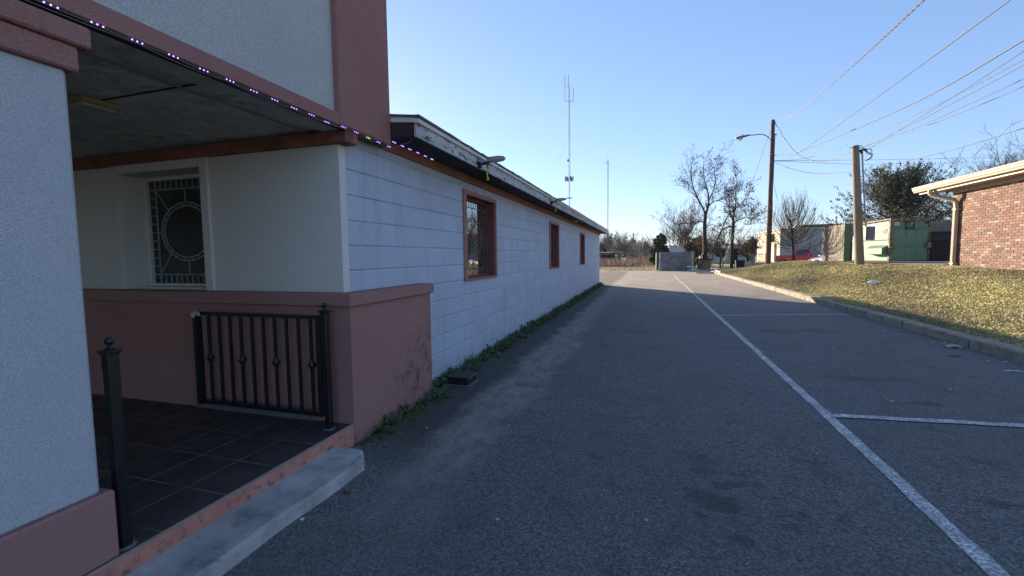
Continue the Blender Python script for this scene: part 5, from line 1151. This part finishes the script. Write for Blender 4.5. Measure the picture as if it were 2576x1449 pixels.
for i, (px, D, label) in enumerate(((1527, 97, 'dark parked van under the carport roof, left one'), (1543, 97, 'dark blue parked car under the carport roof, right one'))):
    c = at(px, 648, D); vehicle('parked_car', label, (c.x, c.y, 0), rad(80), 'navy', [(-2.2, .4), (-2.25, .9), (-1.6, 1.0), (.9, 1.0), (2.0, .85), (2.2, .6), (2.2, .35), (1.8, .3), (-1.9, .3)], [(-1.9, .99), (-1.5, 1.55), (.3, 1.55), (1.05, .98)], 1.8)
def farpole(px, ytop, D, r, mat, label, arm=True):
    b = at(px, 640, D); h = 1.42+(639-ytop)/FP*D; T = thing('utility_pole', (b.x, b.y, 0), label, 'utility pole'); m = MB(); m.tube([(b.x, b.y, -.2), (b.x, b.y, h)], [r, r*.7], 8); m.build('shaft', mat, T)
    if arm: m = MB(); m.bar((b.x-1.0, b.y, h-.5), (b.x+1.0, b.y, h-.5), .1, .12); m.lathe((b.x+.35, b.y, h-2.6), [(.2, 0), (.25, .1), (.25, .8), (.15, .9)], 10); m.build('crossarm', 'lampgrey', T)
    return Vector((b.x, b.y, h))
fp = farpole(1593, 584.5, 105, .17, 'pole_dark', 'distant dark utility pole with a transformer beyond the dry weeds')
farpole(1607, 608, 112, .12, 'white_plastic', 'slim pale pole in front of the low tan building', False)
wire([(1593, 585, 105), (1560, 588, 106), (1510, 591, 108), (1440, 592, 112)], .03, 'wire', 'thin far cable from the distant pole towards the roof corner')
wire([(1593, 585, 105), (1606, 603, 115), (1640, 625, 140)], .03, 'wire', 'thin far cable sloping down right of the distant pole')
# dry weeds and straw
def scatter_blades(name, n, fx, hmin, hmax, w, cols, mat, kind='stuff', lean=.35, parent=None):
    x, y, z = fx(n); n = len(x); h = hmin+(hmax-hmin)*rng.random(n)**1.5; a = rng.random(n)*6.283; dx, dy = np.cos(a), np.sin(a); lx = rng.normal(size=n)*lean*h; ly = rng.normal(size=n)*lean*h
    wv = w*(.6+.8*rng.random(n)); P = np.stack([x, y, z], 1); s = np.stack([dx*wv/2, dy*wv/2, 0*wv], 1); t = P+np.stack([lx, ly, h], 1)
    V = np.stack([P-s, P+s, t+s*.35, t-s*.35], 1); C = np.array(cols)[rng.integers(0, len(cols), n)]*(.7+.6*rng.random(n))[:, None]
    o = quads(name, V, C, mat, parent); 
    if kind: o['kind'] = kind
    return o
def fweeds(n):
    x = rng.uniform(-16, 7, n); y = rng.uniform(55, 78, n); k = np.sin(x*.9+y*.3)+np.sin(y*1.1-x*.4)+rng.normal(size=n)*.5 > -.2; return x[k], y[k], x[k]*0-.03
scatter_blades('dry_weeds', 16000, fweeds, .25, 1.15, .05, [(.34, .20, .12), (.40, .26, .16), (.26, .14, .09), (.30, .24, .13)], 'dryweed')
def fstraw(n):
    x = rng.uniform(-22, 4.6, n); y = rng.uniform(39, 56, n); k = np.sin(x*.7+y*.9)+rng.normal(size=n)*.8 > .1; return x[k], y[k], x[k]*0-.02
scatter_blades('straw_grass', 14000, fstraw, .03, .14, .04, [(.42, .32, .16), (.34, .28, .12), (.20, .20, .07)], 'dryweed', lean=.8)
# distant wooded ridge
xs = np.linspace(-500, 700, 160); 
def ridge(name, ybase, h0, seed, amp, mat):
    r_ = np.random.default_rng(seed); nn_ = len(xs); prof = h0+amp*np.interp(np.arange(nn_), np.arange(0, nn_, 6), r_.random(len(range(0, nn_, 6))))+r_.random(nn_)*amp*.35
    m = MB(); V = []; 
    for j, f in enumerate((0, .55, .85, 1, .8)):
        for i, x in enumerate(xs): V.append((x, ybase+j*18+r_.normal()*3, prof[i]*f-.5))
    F = [(j*nn_+i, j*nn_+i+1, (j+1)*nn_+i+1, (j+1)*nn_+i) for j in range(4) for i in range(nn_-1)]; m.mesh(V, F, False); return tag(m.build(name, mat), kind='structure')
ridge('far_hills', 420, 7, 3, 6, 'hill')
def fwood(n):
    x = rng.uniform(-260, 420, n); y = rng.uniform(230, 300, n); hh = 4.0+1.6*np.sin(x*.045)+1.2*np.sin(x*.17+1)+.9*np.sin(x*.61); z = rng.random(n)**.75*hh; return x, y, z
x, y, z = fwood(30000); P = np.stack([x, y, z], 1); C = np.array([(.24, .225, .215), (.28, .255, .24), (.19, .19, .18), (.31, .29, .275)])[rng.integers(0, 4, len(x))]*(.7+.5*rng.random(len(x)))[:, None]  # woods colours paled to carry the haze of distance
wd = quads('far_woods', leafquads(P, .9, 2.2), C, 'foliage'); wd['kind'] = 'stuff'
# ------------------------------------------------------------------ radio masts
def mast(px, ytop, D, w, label, extras, step):
    b = at(px, 640, D); h = 1.42+(639-ytop)/FP*D; T = thing('radio_mast', (b.x, b.y, 0), label, 'radio mast', 'guyed lattice radio masts'); m = MB()
    legs = [Vector((b.x+w*.58*math.cos(a), b.y+w*.58*math.sin(a), 0)) for a in (.3, .3+2.094, .3+4.189)]
    for l in legs: m.tube([l, l+Vector((0, 0, h))], w*.12, 5)
    k = 0; z = 0
    while z < h-step:
        for i in range(3): a, c = legs[i], legs[(i+1) % 3]; m.bar(a+Vector((0, 0, z)), c+Vector((0, 0, z+step)), w*.07, w*.07)
        for i in range(3): m.bar(legs[i]+Vector((0, 0, z)), legs[(i+1) % 3]+Vector((0, 0, z)), w*.07, w*.07)
        z += step
    m.build('lattice', 'mast', T); return T, b, h
def zy(y, D): return 1.42+(639-y)/FP*D
D = 200; T, b, h = mast(1432.5, 221, D, .62, 'taller guyed lattice radio mast with whip antennas and a ring of panels', 1, .8)
u = 1*D/FP
m = MB()
def ant(dx, y0, y1, arm): m.tube([b+RT*dx+Vector((0, 0, zy(y0, D)-b.z)), b+RT*dx+Vector((0, 0, zy(y1, D)-b.z))], .10, 5); m.tube([b+Vector((0, 0, zy(arm, D)-b.z)), b+RT*dx+Vector((0, 0, zy(arm, D)-b.z))], .09, 5)
ant(-10*u, 197, 228, 227); ant(-1.5*u, 198, 225, 225); ant(-10*u, 233, 262, 261); ant(10.5*u, 230, 262, 261); m.build('whip_antenna', 'mast', T)
for a in range(6):
    m = MB(); c = b+Vector((math.cos(a*1.047)*1.7, math.sin(a*1.047)*1.7, zy(449, D)-b.z)); m.box(c.x-.22, c.x+.22, c.y-.22, c.y+.22, c.z-1.05, c.z+1.05, .05); m.bar(c, Vector((b.x, b.y, c.z)), .12, .12); m.build('panel_antenna', 'mast', T)
m = MB(); c = b+Vector((0, 0, zy(496, D)-b.z)); R_ = 1.5
ring = [c+Vector((math.cos(a)*R_, math.sin(a)*R_, 0)) for a in np.linspace(0, 6.283, 13)]; m.tube(ring, .09, 4); m.bar(c-Vector((R_, 0, 0)), c+Vector((R_, 0, 0)), .12, .12)
c2 = b+RT*(-3*u)+Vector((0, 0, zy(404, D)-b.z)); m.build('ring_mount', 'mast', T); m = MB(); m.lathe(c2, [(.35, -.2), (.55, 0), (.35, .2)], 10, 'Y'); m.build('dish', 'mast', T)
def guys(b, T, hs, R_, r=.010):
    m = MB()
    for a0 in (.35, 2.45, 4.55):
        for h_, rr in hs:
            e = b+Vector((math.cos(a0)*R_*rr, math.sin(a0)*R_*rr, -b.z)); m.tube([Vector((b.x, b.y, h_)), e], r, 3)
    m.build('guy_wire', 'mast', T)
guys(b, T, [(h*.93, 1), (h*.7, 1), (h*.5, .62), (h*.25, .62)], 55)
D = 235; T2, b2_, h2 = mast(1528.6, 404, D, .55, 'shorter guyed lattice radio mast beyond the roof corner', 0, .9)
m = MB(); u = D/FP; m.tube([b2_+Vector((0, 0, h2-b2_.z)), b2_+Vector((0, 0, h2+1.2-b2_.z))], .12, 5); c = b2_+Vector((0, 0, h2-2.0-b2_.z)); m.bar(c-RT*1.0, c+RT*.5, .15, .15); m.bar(c-RT*1.0+Vector((0, 0, 1.2)), c+RT*.2+Vector((0, 0, 1.2)), .12, .12); m.tube([c-RT*1.0, c-RT*1.0+Vector((0, 0, 1.6))], .1, 4); m.build('antenna_mount', 'mast', T2)
guys(b2_, T2, [(h2*.93, 1), (h2*.62, 1), (h2*.32, .6)], 42, .010)
# ------------------------------------------------------------------ grass on the bank, weeds by the wall, litter
def fbank(n):
    x = 4.74+rng.random(n)**1.1*5.2; y = 3+rng.random(n)**1.25*36; k = ~((x > 9.25) & (y > 19.4)) & (x < 9.58); x, y = x[k], y[k]
    return x, y, bumpy(x, y)-.005
G_ = [(.31, .31, .10), (.41, .37, .15), (.26, .27, .09), (.49, .40, .21), (.55, .45, .27), (.27, .19, .12), (.44, .38, .18)]
x, y, z = fbank(430000)
n = len(x); patch = np.sin(x*2.1+np.sin(y*1.3)*2)+np.sin(y*1.7+x*.9)+.8*np.sin(x*5+y*3.1); size = .006+.001*y
P = np.stack([x, y, z+.012], 1); Vq = leafquads(P, 1.0, 2.6, .0, ((0, 0, 1), .2)); Vq = P[:, None, :]+(Vq-P[:, None, :])*size[:, None, None]
idx = np.where(patch+rng.normal(size=n)*1.1 > .0, rng.integers(0, 4, n), rng.integers(2, 7, n)); tone = 1+.22*np.sin(x*1.1+y*.55)+.16*np.sin(y*.9-x*2.3); C = np.array(G_)[idx]*((.72+.5*rng.random(n))*tone)[:, None]
gb = quads('grass', Vq, C, 'leafy'); gb['kind'] = 'stuff'; gb['label'] = 'patchy green and straw coloured grass with fallen leaves on the bank'
# fallen leaves along the kerb
def rosette(m, c, s, nl, lift):
    for k in range(nl):
        a = 6.283*k/nl+random.uniform(-.3, .3); L_ = s*random.uniform(.6, 1.1); w = L_*.22; d = Vector((math.cos(a), math.sin(a), 0)); n = Vector((-d.y, d.x, 0)); zl = lift*random.uniform(.3, 1.2)
        p0 = c; p1 = c+d*L_*.5+Vector((0, 0, L_*zl)); p2 = c+d*L_+Vector((0, 0, L_*zl*.8))
        m.mesh([p0, p1+n*w, p1-n*w, p2, p1+Vector((0, 0, -.15*w))], [(0, 1, 4), (0, 4, 2), (1, 3, 4), (4, 3, 2)])
random.seed(11); m = MB()
y = 2.85
while y < 21.6:
    dens = .35 if y < 4.1 else 1
    for _ in range(2):
        if random.random() < dens*.9:
            x0_ = -2.12 if y < 4.08 else -2.27; x = x0_+abs(random.gauss(0, .09))+.01; rosette(m, Vector((x, y+random.uniform(-.05, .05), .01)), random.uniform(.05, .13), random.randint(6, 10), random.uniform(.35, 1.1))
    y += .06
wo = m.build('weeds', 'weed'); tag(wo, 'green broad leaved weeds along the foot of the white wall', kind='stuff')
def fwall(n):
    y = 2.85+rng.random(n)**.8*18.7; x0_ = np.where(y < 4.08, -2.12, -2.27); x = x0_+np.abs(rng.normal(size=n))*.07; k = np.sin(y*4)+np.sin(y*9.7+1)+rng.normal(size=n)*.8 > (np.where(y < 4.1, 1.1, .0)); return x[k], y[k], x[k]*0
scatter_blades('wall_grass', 9000, fwall, .03, .17, .006, [(.05, .09, .025), (.08, .12, .035), (.12, .12, .05)], 'leafy', lean=.35)
m = MB()
for y in np.arange(2.82, 21.6, .05):
    x0_ = -2.125 if y < 4.08 else -2.275
    for _ in range(3):
        x = x0_+abs(random.gauss(0, .10)); r = random.uniform(.02, .05); m.lathe((x, y+random.uniform(-.03, .03), -.004), [(r, 0), (r*.8, r*.28), (r*.3, r*.42)], 7)
tag(m.build('moss', 'moss'), 'dark green moss in lumps along the foot of the wall', kind='stuff')
# litter
def rag(name, c, sx, sy, h, mat, label, cat, seed):
    random.seed(seed); m = MB(); n = 9; V = []; c = Vector(c)
    for j in range(n):
        for i in range(n):
            u, v = i/(n-1)*2-1, j/(n-1)*2-1; r = max(0, 1-(u*u+v*v)*.55); V.append(c+Vector((u*sx*(1-.2*v*v), v*sy, h*r*(.6+.5*random.random()))))
    m.mesh(V, [(j*n+i, j*n+i+1, (j+1)*n+i+1, (j+1)*n+i) for j in range(n-1) for i in range(n-1)], True); return tag(m.build(name, mat), label, cat)
c = at(2198, 735, 1); bp = Vector((6.3, 0, 0)); r_ = ray(2198, 737); yb_ = r_.y/r_.x*6.35
rag('plastic_bag', (6.35, yb_, zh(6.35, yb_)+.01), .17, .09, .13, 'white_plastic', 'crumpled white plastic bag lying on the grass bank', 'bag', 4)
c = onz(2397, 874); rag('flattened_cup', (min(c.x, 4.42), c.y, .004), .10, .06, .05, 'chipboard', 'pale crushed cup on the asphalt against the kerb', 'litter', 5)
c = onz(2401, 896); rag('dark_scrap', (c.x, c.y, .004), .09, .02, .01, 'brownbox', 'thin dark scrap on the asphalt below the crushed cup', 'litter', 6)
c = onz(2548, 934); rag('paper_scrap', (c.x, c.y, .004), .09, .015, .01, 'white_plastic', 'thin white paper strip on the asphalt at the right edge', 'litter', 7)
c = onz(760, 1308); rag('paper_scrap', (c.x, c.y, .003), .011, .011, .008, 'white_plastic', 'tiny white paper scrap on the asphalt beside the concrete step', 'litter', 8)
c = onz(873, 1240); rag('dead_leaf', (c.x, c.y, .003), .03, .012, .01, 'deadleaf', 'brown dead leaf on the asphalt beside the concrete step', 'leaf', 9)
m = MB(); random.seed(3)
for _ in range(260):
    x = random.uniform(-1.9, 4.4); y = random.uniform(1.5, 30); r = random.uniform(.004, .012)*(1+y*.04); m.lathe((x, y, 0), [(r, 0), (r*.7, r*.5), (r*.2, r*.7)], 5)
for _ in range(120):
    x = 4.45-abs(random.gauss(0, .15)); y = random.uniform(4, 35); r = random.uniform(.01, .03); m.lathe((x, y, 0), [(r, 0), (r*.7, r*.3), (r*.2, r*.4)], 5)
tag(m.build('gravel', 'chipboard'), 'loose pale grit and crumbs scattered over the asphalt', kind='stuff')
